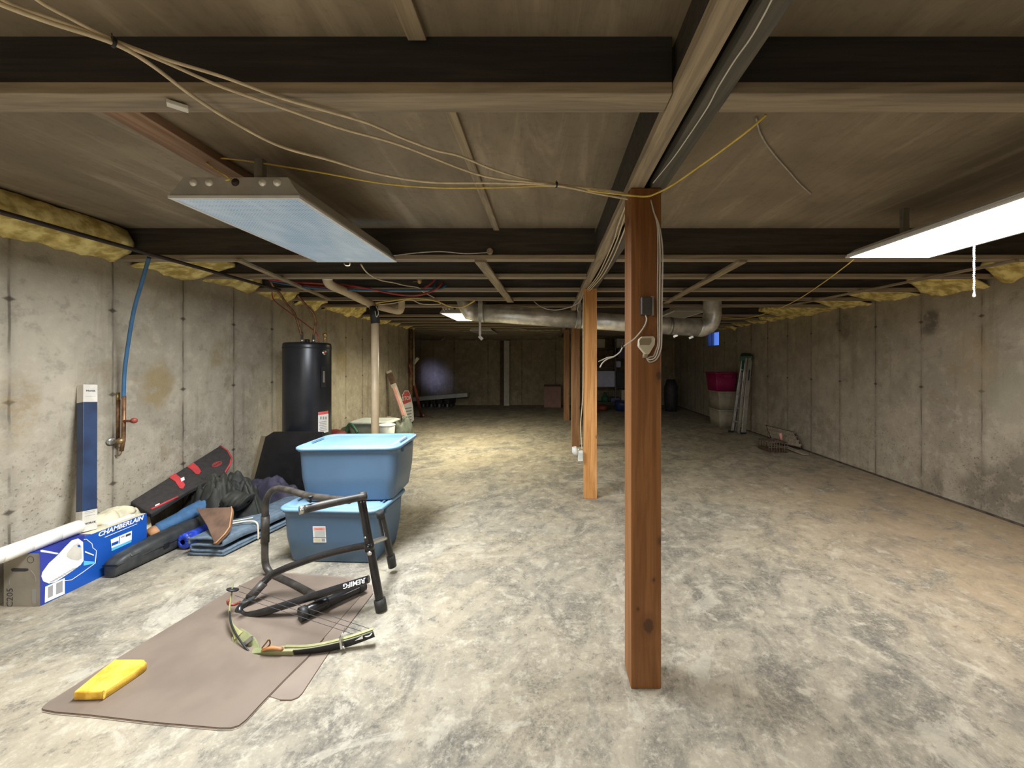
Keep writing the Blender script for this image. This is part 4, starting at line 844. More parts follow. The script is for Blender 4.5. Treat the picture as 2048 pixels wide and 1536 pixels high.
op = [(520, 1010), (600, 900), (700, 810), (800, 700), (880, 620), (960, 595), (1020, 640), (1025, 870), (990, 920), (880, 1000), (760, 1080), (680, 1130), (600, 1150), (530, 1120), (508, 1060)]
face([Z1(*p_) for p_ in op], 'white', 'picture_opener', .0020)
face([Z1(820, 780), Z1(900, 680), Z1(960, 650), Z1(1000, 690), Z1(1005, 840), Z1(960, 868), Z1(870, 850), Z1(820, 820)], 'whitebox', 'picture_panel', .0029)
face([Z1(950, 680), Z1(980, 672), Z1(990, 705), Z1(960, 700)], 'boxblue', 'picture_badge', .0038)
for k in range(9): face([Z1(610+k*34, 1128-k*20), Z1(675+k*34, 1112-k*20), Z1(678+k*34, 1117-k*20), Z1(612+k*34, 1134-k*20)], 'grey_ink', 'picture_vent', .0029)
out = [(1030, 610), (1060, 605), (1130, 660), (1140, 710), (1185, 745), (1170, 900), (1020, 1010), (880, 1105), (790, 1115)]
b = MB(); b.tube([PX(*Z1(*p_), x1+.0015) for p_ in out], .0022, 5); b.build('picture_outline', M['white'], r)
face([Z1(1045, 750), Z1(1155, 795), Z1(1150, 808), Z1(1043, 768)], 'white', 'picture_stripe', .002)
face([Z1(1030, 870), Z1(1160, 880), Z1(1160, 905), Z1(1025, 930)], 'cyan', 'picture_shade', .002)
face([Z1(495, 740), Z1(520, 735), Z1(720, 775), Z1(700, 790), Z1(500, 760)], 'white', 'picture_streak', .002)
face([Z1(555, 1190), Z1(795, 1080), Z1(795, 1275), Z1(550, 1385)], 'white', 'barcode_label', .002)
face([Z1(590, 1195), Z1(650, 1165), Z1(648, 1300), Z1(588, 1328)], 'grey_ink', 'barcode_print', .0029); face([Z1(690, 1150), Z1(770, 1110), Z1(768, 1250), Z1(688, 1285)], 'grey_ink', 'barcode_print', .0029)
face([Z1(1360, 610), Z1(1620, 500), Z1(1618, 610), Z1(1370, 715)], 'white', 'spec_panel', .002); face([Z1(1370, 715), Z1(1615, 612), Z1(1613, 640), Z1(1370, 752)], 'cyan', 'spec_strip', .002)
face([Z1(1372, 655), Z1(1455, 622), Z1(1455, 655), Z1(1372, 690)], 'boxblue', 'spec_block', .0029); face([Z1(1462, 575), Z1(1470, 572), Z1(1470, 655), Z1(1462, 658)], 'boxblue', 'spec_block', .0029)
face([Z1(1285, 578), Z1(1685, 412), Z1(1685, 418), Z1(1287, 585)], 'white', 'thin_rule', .002)
q0, q1 = PX(*Z1(1285, 515), x1+.002), PX(*Z1(1688, 375), x1+.002)
text('CHAMBERLAIN', .044, (q0+q1)/2+Vector((0, 0, .0)), (0, 1, 0), (0, 0, 1), M['white'], r, 'brand_lettering', .0005, shear=.25, bold=.0012)
face([Z1(1485, 575), Z1(1530, 557), Z1(1530, 572), Z1(1485, 590)], 'grey_ink', 'spec_print', .0029); face([Z1(1545, 550), Z1(1605, 526), Z1(1605, 552), Z1(1545, 576)], 'ink', 'spec_print', .0029)
text('C205', .055, PX(0, 0, 1) if False else Vector((P(21, 1195, y0).x, y0-.002, P(21, 1195, y0).z)), (0, 0, 1), (-1, 0, 0), M['ink'], r, 'code_lettering', .0004)
def fend(pts, mt_, name, k=.002): MB().prism([P(x, y, y0-k) for x, y in pts], (0, -.0007, 0)).build(name, M[mt_], r)
fend([(22, 1138), (26, 1136), (56, 1137), (57, 1141), (50, 1143), (24, 1143)], 'ink', 'hand_slot'); fend([(64, 1178), (72, 1178), (72, 1207), (65, 1207)], 'grey_ink', 'barcode_print')
MB().tube([Vector((P(62, 1119, y0).x+.02*math.cos(t), y0-.002, P(62, 1119, y0).z+.02*math.sin(t))) for t in [k*math.pi/10 for k in range(20)]], .0014, 5, closed=True).build('round_mark', M['ink'], r)
b = MB(); b.tube(cr([P(18, 1172, y0-.002), P(20, 1156, y0-.002), P(28, 1143, y0-.002)], 4), .0014, 5); b.tube(cr([P(62, 1141, y0-.002), P(70, 1152, y0-.002), P(72, 1165, y0-.002)], 4), .0014, 5); b.build('crease', M['grey_ink'], r)
# white segmented tube lying on the carton
r = thing('white_tube', (-3.17, 2.1, .325), 'white jointed tube lying along the top of the blue carton', 'tube')
xz = lambda y: (-3.195+.03*(2.63-y), y, h+.049-.012*(2.63-y))
seg = [1.55, 2.02, 2.23, 2.36, 2.50, 2.63]
for s0, s1 in zip(seg[:-1], seg[1:]):
    b = MB(); a_, c_ = Vector(xz(s0)), Vector(xz(s1)); d = (c_-a_)
    b.tube([a_, a_+d.normalized()*.006, c_-d.normalized()*.006, c_], [.039, .045, .045, .039], 18); b.build('section', M['pvc_w'], r)
# tall narrow navy carton leaning on the wall
r = thing('narrow_carton', G(187, 1058, h), 'tall narrow navy carton with white ends leaning on the left wall', 'carton')
bt, tp_ = Vector((-3.185, 2.66, h+.004)), Vector((-3.335, 2.79, 1.325)); ax = (tp_-bt); L_ = ax.length; ax.normalize(); sx = Vector((1, -.18, 0)); sx = (sx-ax*sx.dot(ax)).normalized(); sy = ax.cross(sx)

hw, hd = .030, .038
def seg_(f0, f1, mt_, name, e=0): MB().obox(bt+ax*L_*(f0+f1)/2+sx*hw*.0+Vector((.0, 0, 0)), ax*L_*(f1-f0)/2, sx*(hw+e), sy*(hd+e), 0 if isinstance(mt_, int) else 0).build(name, M[mt_], r, bevel=.002)
off = sx*0
seg_(.135, .875, 'navybox', 'sleeve'); seg_(.0, .135, 'whitebox', 'bottom_end', .0008); seg_(.875, 1.0, 'whitebox', 'top_end', .0008)
fn_ = -sy if sy.y > 0 else sy; gx = sx if sx.x > 0 else -sx; gy = sy if sy.y > 0 else -sy
for (f_, s_, t_) in ((.955, .017, 'Norick'), (.05, .017, 'NORCK')):
    text(t_, s_, bt+ax*L_*f_+gx*(hw+.0022), gy, ax, M['ink'], r, 'lettering', .0004, bold=.0005)
for f_ in (.10, .118, .128): MB().obox(bt+ax*L_*f_+gx*(hw+.0015), gy*.026, ax*.0012, gx*.0004).build('printed_line', M['grey_ink'], r)
b = MB(); b.obox(bt+ax*L_*.915+gx*(hw+.0015), gy*.028, ax*.001, gx*.0004); b.build('printed_line', M['grey_ink'], r)
def heap(name, mt_, label, cat, c, rx, ry, hgt, seed, ang=0, k=.35, f=5, z0=0, n=56, flat_=1.6, z1=None):
    ca, sa = math.cos(math.radians(ang)), math.sin(math.radians(ang))
    def fn(u, v):
        a = u*2*math.pi; q = v; r_e = 1+.16*noise.noise(Vector((math.cos(a)*1.6, math.sin(a)*1.6, seed)))+.07*noise.noise(Vector((math.cos(a)*5, math.sin(a)*5, seed+3)))
        lx, ly = rx*q*r_e*math.cos(a), ry*q*r_e*math.sin(a); x = c[0]+lx*ca-ly*sa; y = c[1]+lx*sa+ly*ca
        p_ = Vector((x*f, y*f, seed)); fold = 1-abs(noise.noise(p_)*2); fold2 = 1-abs(noise.noise(p_*2.3+Vector((4, 1, 0)))*2)
        z = hgt*(max(0, 1-q**flat_)**.62)*(1-k+k*(fold*.7+fold2*.3))
        if q > .97: z = 0
        return Vector((x, y, z0+z+.001))
    b = MB().grid(n, 26, fn)
    return tag(b.build(name, M[mt_], solid=-.006), label, cat)
heap('cloth_bag', 'cream', 'crumpled cream cloth behind the top of the blue carton', 'cloth', (-3.275, 3.075), .075, .085, .335, 2.2, 0, .22, 9, 0, flat_=3.5)
heap('draped_cloth', 'cream', 'cream cloth draped over the open top at the back of the blue carton', 'cloth', (-3.245, 2.86), .07, .15, .075, 6.2, 0, .3, 12, .325, flat_=3)
# red trimmed gun case leaning on the wall
r = thing('soft_case', (-3.2, 3.5, .2), 'charcoal soft gun case with two red straps leaning against the wall', 'gun case')
cp = [(260, 1006, 3.07), (440, 893, 3.93), (455, 903, 3.93), (463, 917, 3.92), (460, 930, 3.88), (449, 948, 3.80), (375, 985, 3.42), (302, 1031, 3.03)]
cps = [P(*q) for q in cp]; nrm = (cps[1]-cps[0]).cross(cps[-1]-cps[0]).normalized(); nrm = nrm if nrm.y < 0 else -nrm
def onp(px, py, k=0):
    d = Vector(((px-VX)/F, 1, -(py-VY)/F)); o_ = cam.location; t = (cps[0]-o_).dot(nrm)/d.dot(nrm); return o_+d*t+nrm*k
cps = [onp(x, y) for x, y, _ in cp]
MB().prism([p_-nrm*.035 for p_ in cps], nrm*.05).build('body', M['case'], r, bevel=.012)
MB().tube([onp(*q, .008) for q in ((440, 893), (455, 903), (463, 917), (460, 930), (449, 948))], .008, 6).build('red_piping', M['red'], r)
b = MB(); b.tube([onp(302, 1022, .017), onp(355, 997, .017)], .008, 6); b.build('red_zip', M['red'], r)
def sp(a_, c_, w_): MB().prism([onp(a_[0], a_[1], .016), onp(c_[0], c_[1], .016), onp(c_[0]+w_, c_[1]-w_*.35, .016), onp(a_[0]+w_, a_[1]-w_*.45, .016)], nrm*.004).build('red_strap', M['red'], r)
MB().prism([onp(x, y, .0165) for x, y in ((337, 958), (350, 950), (362, 960), (370, 973), (366, 981), (359, 980), (350, 966))], nrm*.004).build('red_strap', M['red'], r)
MB().prism([onp(x, y, .0165) for x, y in ((374, 937), (387, 929), (396, 937), (402, 946), (398, 952), (391, 951), (384, 944))], nrm*.004).build('red_strap', M['red'], r)
MB().prism([onp(x, y, .0205) for x, y in ((361, 961), (368, 958), (369, 964), (362, 967))], nrm*.003).build('buckle', M['white'], r)
MB().prism([onp(x, y, .019) for x, y in ((310, 1015), (319, 1011), (319, 1013), (310, 1017.5))], nrm*.006).build('white_tag', M['white'], r)
b = MB()
c = onp(434, 931, .0165); ex = (cps[1]-cps[0]).normalized(); ey = nrm.cross(ex)
b.tube([c+ex*.045*math.cos(t)+ey*.028*math.sin(t) for t in [k*math.pi/8 for k in range(16)]], .002, 5, closed=True)
for k in (-1, 0, 1): b.tube([c+ex*(.03*math.cos(t)*.6+.016*k)+ey*.02*math.sin(t) for t in [k2*math.pi/5 for k2 in range(10)]], .0018, 5, closed=True)
b.build('red_emblem', M['red'], r)
# dark underside case beneath
# blue sleeve with tan ends
r = thing('blue_sleeve', (-3.1, 3.4, .1), 'blue cloth sleeve with tan leather ends lying beside the carton', 'sleeve')
s0, s1 = P(303, 1066, 3.06), P(492, 966, 3.62)
dv = (s1-s0)
MB().tube(cr([s0+dv*.04, s0+dv*.12, s0+dv*.4, s0+dv*.8, s0+dv*.96], 5), [.05]*3+[.062]*6+[.072]*7+[.06]*5, 16, flat=.8).build('cover', M['denim'], r)
MB().tube([s0-dv*.035, s0-dv*.02, s0+dv*.02, s0+dv*.055], [.02, .048, .056, .052], 14, flat=.8).build('leather_tip', M['tan'], r)
MB().tube([s0+dv*.95, s0+dv*.99, s0+dv*1.01], [.062, .055, .02], 14, flat=.8).build('leather_tip', M['tan'], r)
b = MB(); b.tube(cr([P(287, 1078, 3.08), P(283, 1083, 3.07), P(288, 1088, 3.06), P(295, 1084, 3.07), P(291, 1076, 3.08)], 3), .004, 6); b.build('tie_ring', M['ironpipe'], r)
# hard black case
r = thing('hard_case', (-2.95, 3.05, 0), 'long dark ribbed plastic case on the floor beside the blue carton', 'case')
h0, h1 = Vector((-3.025, 2.66, .085)), Vector((-2.985, 3.60, .135)); dv = h1-h0
def hring(t, w_, hh): 
    c = h0+dv*t; c.z = .003+hh+ (0 if t < .2 else .0); out = []
    for k in range(20):
        a = 2*math.pi*k/20; ca, sa = math.cos(a), math.sin(a); out.append(c+Vector((w_*math.copysign(abs(ca)**.55, ca), .0, hh*math.copysign(abs(sa)**.6, sa))))
    return out
b = MB(); rings = [hring(t, w_, hh) for t, w_, hh in ((0, .035, .035), (.01, .052, .055), (.06, .062, .066), (.3, .07, .078), (.6, .074, .085), (.95, .07, .085), (1, .05, .06))]
loft(b, rings); b.build('shell', M['hardcase'], r)
b = MB(); loft(b, [[p_ for p_ in hring(t, w_+.005, .006)] for t, w_ in ((.0, .05), (.3, .071), (1, .07))]); o = b.build('seam', M['blackdk'], r); o.location = (0, 0, .075)
for t in (.12, .25, .38, .52, .66, .8):
    c = h0+dv*t; MB().obox((c.x+.045, c.y, .112), (.012, 0, -.012), (0, .035, 0), (.010, 0, .012)).build('rib', M['hardcase'], r, bevel=.004)
for t in (.33, .62):
    c = h0+dv*t; MB().obox((c.x+.074, c.y, .078), (.004, 0, 0), (0, .02, 0), (0, 0, .018)).build('latch', M['blackdk'], r, bevel=.002)
# blue tarp roll
b = MB()
def fn(u, v):
    a = u*2*math.pi; y = 3.045+.55*v; cx, cz = -2.885+.03*v, .066; rr_ = .058+.012*noise.noise(Vector((math.cos(a)*2, math.sin(a)*2, y*16)))+.008*noise.noise(Vector((math.cos(a)*6, math.sin(a)*6, y*40)))
    if v < .02: rr_ *= .35
    return Vector((cx+rr_*math.cos(a)*.92, y, max(.003, cz+rr_*math.sin(a))))
b.grid(36, 50, fn); tag(b.build('tarp_roll', M['tarp'], solid=-.003), 'crinkled bright blue tarp roll between the dark case and the grey blanket', 'tarp')
# folded moving blanket with string
r = thing('moving_blanket', (-2.6, 3.4, 0), 'grey-blue quilted blanket folded lengthwise on the floor, tied with string', 'blanket')
sec = [(-.15, .008), (.13, .008), (.15, .03), (.13, .05), (-.10, .05), (-.115, .064), (-.10, .078), (.12, .078), (.15, .095), (.145, .128), (.11, .142), (-.12, .142), (-.15, .12), (-.15, .09)]
prof = cr([Vector((x, 0, z)) for x, z in sec], 4)
def bl(u, v):
    t = v; c = Vector((-2.625, 2.955, 0)).lerp(Vector((-2.45, 3.95, 0)), t); i = u*(len(prof)-1); k = min(int(i), len(prof)-2); q = prof[k].lerp(prof[k+1], i-k)
    sag = 1-.06*math.exp(-((t-.27)/.03)**2)
    return Vector((c.x+q.x*(.95+.1*t), c.y-.05*q.x, max(.003, q.z*sag+.006*noise.noise(Vector((q.x*9, t*9, q.z*10))))))
b = MB().grid(len(prof)-1, 40, bl); b.build('fabric', M['blanket'], r, solid=.016)
b = MB(); b.tube(cr([(-2.72, 3.10, .165), (-2.62, 3.13, .168), (-2.50, 3.20, .168), (-2.435, 3.22, .15), (-2.42, 3.22, .08), (-2.42, 3.22, .01)], 4), .007, 6)
b.tube(cr([(-2.71, 3.08, .170), (-2.66, 3.14, .178), (-2.58, 3.20, .174), (-2.50, 3.27, .17)], 4), .005, 6); b.tube(cr([(-2.71, 3.10, .172), (-2.695, 3.08, .185), (-2.68, 3.10, .185), (-2.70, 3.12, .174)], 4), .006, 6); b.build('string', M['string'], r)
# brown leather case end
r = thing('leather_case', P(430, 1050, 3.0), 'brown leather trapezoid case propped on the grey blanket', 'case')
lp = [P(391, 1016, 3.22), P(462, 1013, 3.16), P(465, 1022, 3.13), P(460, 1055, 3.0), P(452, 1070, 2.96), P(432, 1086, 2.90), P(427, 1086, 2.90), P(412, 1050, 3.05)]
nn = (lp[1]-lp[0]).cross(lp[6]-lp[0]).normalized(); nn = nn if nn.y < 0 else -nn
pc_ = sum(lp, Vector())/8; lp = [q-nn*(q-pc_).dot(nn) for q in lp]
MB().prism([q-nn*.028 for q in lp], nn*.028).build('panel', M['leather'], r, bevel=.006)
MB().tube([q+nn*.002 for q in lp[1:7]], .005, 6).build('piping', M['tan'], r)
# jacket heap and other clothes
heap('dark_jacket', 'jacket', 'crumpled black and olive jacket heaped over the cases', 'jacket', (-2.93, 3.50), .40, .23, .50, 5.3, -14, .55, 9, 0, 110, 3.2)
b = MB()
def fn(u, v):
    a = u*2*math.pi; c = P(497-40*v, 1003-10*v+6*math.sin(v*3), 3.32+.05*v); rr_ = .085*(1-.0*v)*(1+.25*noise.noise(Vector((math.cos(a)*1.5, math.sin(a)*1.5, v*7)))); rr_ *= min(1, (v*9+.2)); 
    return c+Vector((rr_*math.sin(a)*.5, rr_*math.cos(a)*.9, rr_*math.sin(a)*.75))
b.grid(24, 30, fn); tag(b.build('dark_jacket_sleeve', M['jacket'], solid=-.004), 'padded dark garment lying at the right end of the jacket heap', 'jacket')
heap('purple_cloth', 'purple', 'dark purple cloth bundle behind the top of the tube frame', 'cloth', (-2.84, 3.93), .31, .12, .34, 8.9, -4, .3, 7, 0, 60, 3.0)
# black panel leaning behind
r = thing('plastic_sheet', (-2.85, 4.22, 0), 'large black plastic sheet standing in front of the water heater', 'panel')
q = [Vector((-3.29, 4.25, .003)), Vector((-2.20, 3.98, .003)), Vector((-2.38, 4.07, .75)), Vector((-2.75, 4.17, .735)), Vector((-3.02, 4.24, .72)), Vector((-3.13, 4.27, .66))]
MB().prism(q, (.006, .02, 0)).build('sheet', M['blackdk'], r, bevel=.004)
q = [Vector((-3.35, 4.30, .003)), Vector((-3.25, 4.275, .003)), Vector((-3.13, 4.29, .66)), Vector((-3.21, 4.31, .66))]
MB().prism(q, (.003, .012, 0)).build('edge_strip', M['bracketdk'], r, bevel=.002)
# ================================================================ things farther back on the left
r = thing('lidded_bin', (-2.85, 6.5, 0), 'green bin with a pale flat lid behind the drain pipe', 'bin')
xa, xb = P(696, 0, 6.35).x, P(775, 0, 6.35).x; zt = P(0, 846, 6.3).z
b = MB(); loft(b, [rrect(xa+.06, xb-.04, 6.33, 6.72, .06, .0), rrect(xa+.02, xb, 6.3, 6.76, .07, zt-.02)]); b.build('body', M['greybin'], r)
b = MB(); loft(b, [rrect(xa+.02, xb+.05, 6.28, 6.8, .07, zt-.02), rrect(xa, xb+.06, 6.27, 6.82, .08, zt), rrect(xa+.05, xb, 6.32, 6.76, .06, zt+.02)]); b.build('lid', M['lidgrey'], r)
b = MB(); b.tube(cr([P(692, 868, 6.2), P(694, 855, 6.2), P(702, 848, 6.2), P(715, 866, 6.15)], 4), .02, 8); b.build('green_rim', M['greenbin'], r)
r = thing('grey_bucket', (-2.5, 6.55, 0), 'small grey white bucket at the right end of the pale lid', 'bucket')
c = P(774, 868, 6.1); b = MB(); b.lathe((c.x, 6.1, 0), [(.09, 0), (.12, P(0, 850, 6.1).z)], 20); b.build('body', M['lidgrey'], r); MB().lathe((c.x, 6.1, P(0, 850, 6.1).z-.01), [(.12, 0), (.128, .01), (.12, .02)], 20).build('rim', M['white'], r)
for j, (px, py, yy, rr_, mt_, lab) in enumerate(((776, 838, 7.2, .11, 'mat2', 'brown'), (799, 850, 7.1, .14, 'greybin', 'grey'), (812, 838, 7.3, .10, 'greybin', 'darker grey'))):
    c = P(px, py, yy); heap('sack', mt_, f'{lab} sack slumped against the wall left of the leaning stick', 'sack', (c.x, yy), rr_*1.2, rr_*1.2, c.z+rr_*.5, 3+j*2, 0, .2, 9, 0, 30, 4)
b = MB(); c = P(668, 0, 5.6); b.lathe((c.x, 5.6, 0), [(.16, 0), (.19, .1), (.19, .38), (.15, .46), (.05, .50)], 20); tag(b.build('red_bag', simple('dark_red', (.16, .01, .012), .6)), 'dark red rounded bag beside the foot of the water heater', 'bag')
# leaning white stick with red print and dark head
r = thing('leaning_stick', (-2.8, 7.85, 0), 'white box-section stick with faded red print leaning on the left wall', 'stick')
s0, s1 = Vector((P(822, 870, 7.8).x, 7.8, .01)), Vector((-3.30, 8.0, P(773, 742, 8.0).z)); ax = (s1-s0); 
def bx_(f0, f1, w_, mt_, name, k=0): MB().bar(s0+ax*f0+Vector((0, -k, 0)), s0+ax*f1+Vector((0, -k, 0)), w_, .04, (0, 1, 0)).build(name, M[mt_], r, bevel=.002)
bx_(0, .79, .105, 'whitebox', 'shaft'); bx_(.79, .965, .10, 'leather', 'dark_head'); bx_(.965, 1, .10, 'whitebox', 'top_cap')
bx_(.30, .74, .05, 'pinklab', 'red_print', .022); bx_(.14, .24, .05, 'pinklab', 'red_print', .022)
MB().bar(P(770, 765, 8.3), P(776, 850, 8.2), .05, .03, (0, 1, 0)).build('shadow_bar', M['plank'], r)  # solid bar standing in for the thin shadow of a pole
# stop sign placard
r = thing('stop_sign', (-3.2, 9.3, 0), 'red and white STOP placard leaning at the end of the left wall', 'sign')
yq = lambda px: 8.80+(px-803)*.018
pts = [(803, 812), (804, 790), (809, 781), (817, 781), (821, 790), (826, 812), (828, 840), (822, 846), (806, 853), (804, 840)]
MB().prism([P(x, y, yq(x)) for x, y in pts], (-.006, .01, 0)).build('board', M['white'], r)
pts = [(804.5, 810), (805.5, 791), (809.5, 782.5), (816.5, 782.5), (820.5, 791), (822, 803)]
MB().prism([P(x, y, yq(x)-.004) for x, y in pts], (0, .002, 0)).build('red_field', M['redlab'], r)
c = P(813.5, 797, yq(813)-.02); text('STOP', .13, c, (.28, .96, .0), (0, 0, 1), M['white'], r, 'stop_lettering', .001, bold=.002)
for k in range(5): MB().bar(P(808, 818+k*6, yq(808)-.006), P(823, 815+k*6, yq(823)-.006), .003, .025, (0, 0, 1)).build('text_line', M['grey_ink'], r)
# red handled rake at the corner
r = thing('red_pole_tool', P(838, 838, 9.3), 'red metal pole tool leaning at the far corner of the left wall', 'tool')
b = MB(); b.tube([P(818.5, 728, 9.15), P(842, 834, 10.2)], .022, 8); b.tube([P(823, 740, 9.3), P(845, 834, 10.2)], .016, 8); b.build('pole', M['redhandle'], r)
b = MB(); b.tube(cr([P(838, 833, 10.2), P(848, 830, 10.2), P(866, 834, 10.1)], 3), .014, 6); b.tube([P(846, 828, 10.2), P(847, 834, 10.2)], .024, 6); b.build('fork', M['copper'], r)
# white board resting on a dark pile
tag(MB().bar(P(815, 799, 12.5), P(936, 789, 12.6), .13, .30, (0, 1, 0)).build('white_board', M['lidgrey'], bevel=.01), 'long whitish board lying on the dark pile in the far left corner', 'board')
for k in range(8):
    c = G(846+k*8, 815); tag(MB().bar((c.x, c.y-.0, .06), (c.x+.05*(-1)**k, c.y+.6, .06), .07, .11).build('scrap_piece', M['boxD'] if k % 2 else M['galv_dk'], bevel=.01), f"{'dark' if k % 2 else 'grey'} scrap bar under the white board in the far corner, {ORD[k]} from the left", 'scrap', 'scrap under the white board')
for k in range(4):
    c = G(850+k*14, 815); tag(MB().bar((c.x, c.y+.05, .19), (c.x+.1, c.y+.6, .18), .16, .16).build('dark_bundle', M['boxD'], bevel=.01), f'dark lumpy bundle on the far corner scrap pile, {ORD[k]} from the left', 'bundle', 'bundles on the far scrap pile')
# post and cardboard box at the back wall
tag(MB().box(P(1008, 0, 12.95).x, P(1019, 0, 12.95).x, 12.9, 13.03, 0, 2.18).build('white_column', M['whitebox'], bevel=.006), 'pale wooden column standing against the back wall', 'post')
tag(MB().box(P(1000, 0, 13.0).x, P(1007, 0, 13.0).x, 13.0, 13.09, 0, 2.18).build('dark_stud', M['boxE'], bevel=.004), 'dark stud beside the pale column at the back wall', 'post')
r = thing('cardboard_box', G(1106, 811), 'reddish cardboard box on the floor at the back wall', 'box')
xa, xb = P(1088, 0, 12.4).x, P(1122, 0, 12.4).x
MB().box(xa, xb, 12.4, 12.9, 0, P(0, 771, 12.4).z).build('box', M['cardbrown'], r, bevel=.01)
MB().box(xa+.17, xb-.13, 12.397, 12.4, .22, .45).build('printed_square', M['cardbrown'], r); MB().box(xa, xb, 12.395, 12.402, P(0, 773, 12.4).z, P(0, 771, 12.4).z+.004).build('flap_edge', M['boxE'], r)
# ================================================================ storage shelves at the back right
SY = 11.9; sx0, sx1 = P(1196, 0, SY).x-.35, P(1262, 0, SY).x+.6
r = thing('storage_shelf', ((sx0+sx1)/2, SY, 0), 'dark metal shelving with boxes seen between the two front posts', 'shelf')
lv = [P(0, y, SY).z for y in (805, 774, 735, 716, 696)]
for z in lv: MB().box(sx0, sx1, SY, SY+.55, z-.012, z).build('shelf_board', M['shelfdark'], r)
for x in (sx0+.015, P(1231, 0, SY).x, sx1-.015):
    for y in (SY+.0, SY+.53): MB().box(x-.015, x+.015, y-.012, y+.012, 0, 2.1).build('upright', M['shelfdark'], r)
def item(px0, px1, py0, py1, lev, mt_, name, label, cat, dp=.4, bev=.01):
    z0 = lv[lev] if lev >= 0 else 0; xa, xb = P(px0, 0, SY+.05).x, P(px1, 0, SY+.05).x; zt = P(0, py0, SY+.05).z
    return tag(MB().box(xa, xb, SY+.04, SY+.04+dp, z0+.001, max(zt, z0+.05)).build(name, M[mt_], bevel=bev), label, cat)
item(1190, 1210, 678, 696, 4, 'boxA', 'small_drawer_box', 'cream box on the top shelf beside the orange post', 'box')
item(1233, 1258, 677, 696, 4, 'boxA', 'small_drawer_box', 'cream box on the top shelf beside the front post', 'box')
for (xx_, lab) in ((1203, 'l'), (1244, 'r')):
    pass
item(1236, 1262, 698, 716, 3, 'boxB', 'blue_box', 'dim blue box on the second shelf down', 'box')
item(1195, 1226, 700, 716, 3, 'boxE', 'brown_box', 'dark brown box on the second shelf down', 'box')
item(1231, 1242, 722, 735, 2, 'boxC', 'grey_object', 'grey lump on the middle shelf beside the upright', 'box', .2, .03)
item(1196, 1226, 722, 735, 2, 'boxE', 'brown_carton', 'dark carton on the middle shelf', 'box')
item(1192, 1229.5, 742, 755, 1, 'boxC', 'pale_tray', 'pale bluish box showing bright between the posts', 'box')
item(1233, 1257, 744, 774, 1, 'boxD', 'black_crate', 'black crate on the lower shelf beside the front post', 'crate')
item(1243, 1262, 780, 795, 0, 'boxA', 'small_box', 'small dim box on the bottom shelf', 'box')
item(1222, 1241, 795, 805, 0, 'boxB', 'blue_bag', 'dark blue bag on the bottom shelf', 'bag', .3, .03)
b = MB(); c = P(1210, 0, SY+.15); b.lathe((c.x, c.y, lv[0]+.002), [(.12, 0), (.12, .15), (.05, .22), (.05, .30), (.03, .31)], 16); tag(b.build('green_bottle', M['greenbin']), 'green bottle on the bottom shelf behind the orange post', 'bottle')
b = MB(); c = P(1204, 0, SY-.25); b.lathe((c.x, c.y, .002), [(.14, 0), (.16, .10), (.10, .17)], 16); tag(b.build('red_can', M['redhandle']), 'dark red can on the floor in front of the shelves', 'can')
b = MB(); c = P(1245, 0, SY-.3); b.lathe((c.x, c.y, .002), [(.2, 0), (.24, .20), (.22, .30)], 18); tag(b.build('blue_bucket', simple('bucket_blue', (.02, .04, .14), .4)), 'dark blue bucket on the floor in front of the shelves', 'bucket')
b = MB(); c = P(1342, 0, 11.5); b.lathe((c.x, c.y, .002), [(.16, 0), (.2, .3), (.2, .7), (.12, .95)], 18); tag(b.build('dark_bag', M['boxD']), 'tall black bag in the dark right of the front post', 'bag')
# ================================================================ right wall: bins, ladder, scrap
YB_ = 8.68
def rbin(px0, px1, pyt, pyb, ins, mt_, label, lidded=True):
    xa, xb = P(px0, 0, YB_).x, min(P(px1, 0, YB_).x, XR-.02); z0, z1 = max(P(0, pyb, YB_).z, 0), P(0, pyt, YB_).z
    r = thing('storage_bin', ((xa+xb)/2, YB_+.3, z0), label, 'storage bin')
    b = MB(); loft(b, [rrect(xa+ins, xb-ins, YB_+ins, YB_+.6-ins, .03, z0), rrect(xa+.01, xb-.01, YB_+.01, YB_+.6-.01, .04, z1-.03)]); b.build('body', M[mt_], r)
    b = MB(); loft(b, [rrect(xa, xb, YB_, YB_+.6, .04, z1-.03), rrect(xa, xb, YB_, YB_+.6, .04, z1-.002)]); b.build('lid' if lidded else 'rim', M[mt_], r)
    b = MB(); b.box(xa+(xb-xa)*.35, xa+(xb-xa)*.72, YB_-.002, YB_+.02, z1-.12, z1-.05); b.build('handle_pad', M[mt_], r)
rbin(1438, 1480, 820, 856, .04, 'beigetote', 'beige storage bin on the floor, lowest of the stack by the ladder')
rbin(1437, 1480, 783, 820, .05, 'beigetote', 'beige storage bin in the middle of the stack by the ladder')
rbin(1431, 1481, 745, 783, .05, 'pinktote', 'magenta storage bin topmost of the stack by the ladder', False)
r = thing('step_ladder', (4.1, 8.0, 0), 'folded aluminum step ladder with green top leaning on the right wall', 'ladder')
def rail(p, q, w_, mt_='alu', th=.03): MB().bar(p, q, w_, th, (0, 1, 0)).build('rail', M[mt_], r)
tL, tR = P(1485, 716, 8.15), P(1500, 716, 8.05)
bL, bR = P(1462, 857, 8.1), P(1487, 862, 7.9)
bL.z = .02; bR.z = .02
rail(bR, tR, .075); rail(bR+Vector((-.09, .03, 0)), tR+Vector((-.07, .02, 0)), .035)
rail(bL+Vector((.02, .0, 0)), tL, .05); rail(bL+Vector((.10, 0, 0)), tL+Vector((.07, 0, 0)), .035)
for f_ in (.14, .32, .5, .68, .84):
    a_ = bL.lerp(tL, f_)+Vector((.02, 0, 0)); c_ = bR.lerp(tR, f_)+Vector((-.07, .02, 0)); MB().bar(a_, c_, .03, .05, (0, 1, 0)).build('step', M['alu'], r)
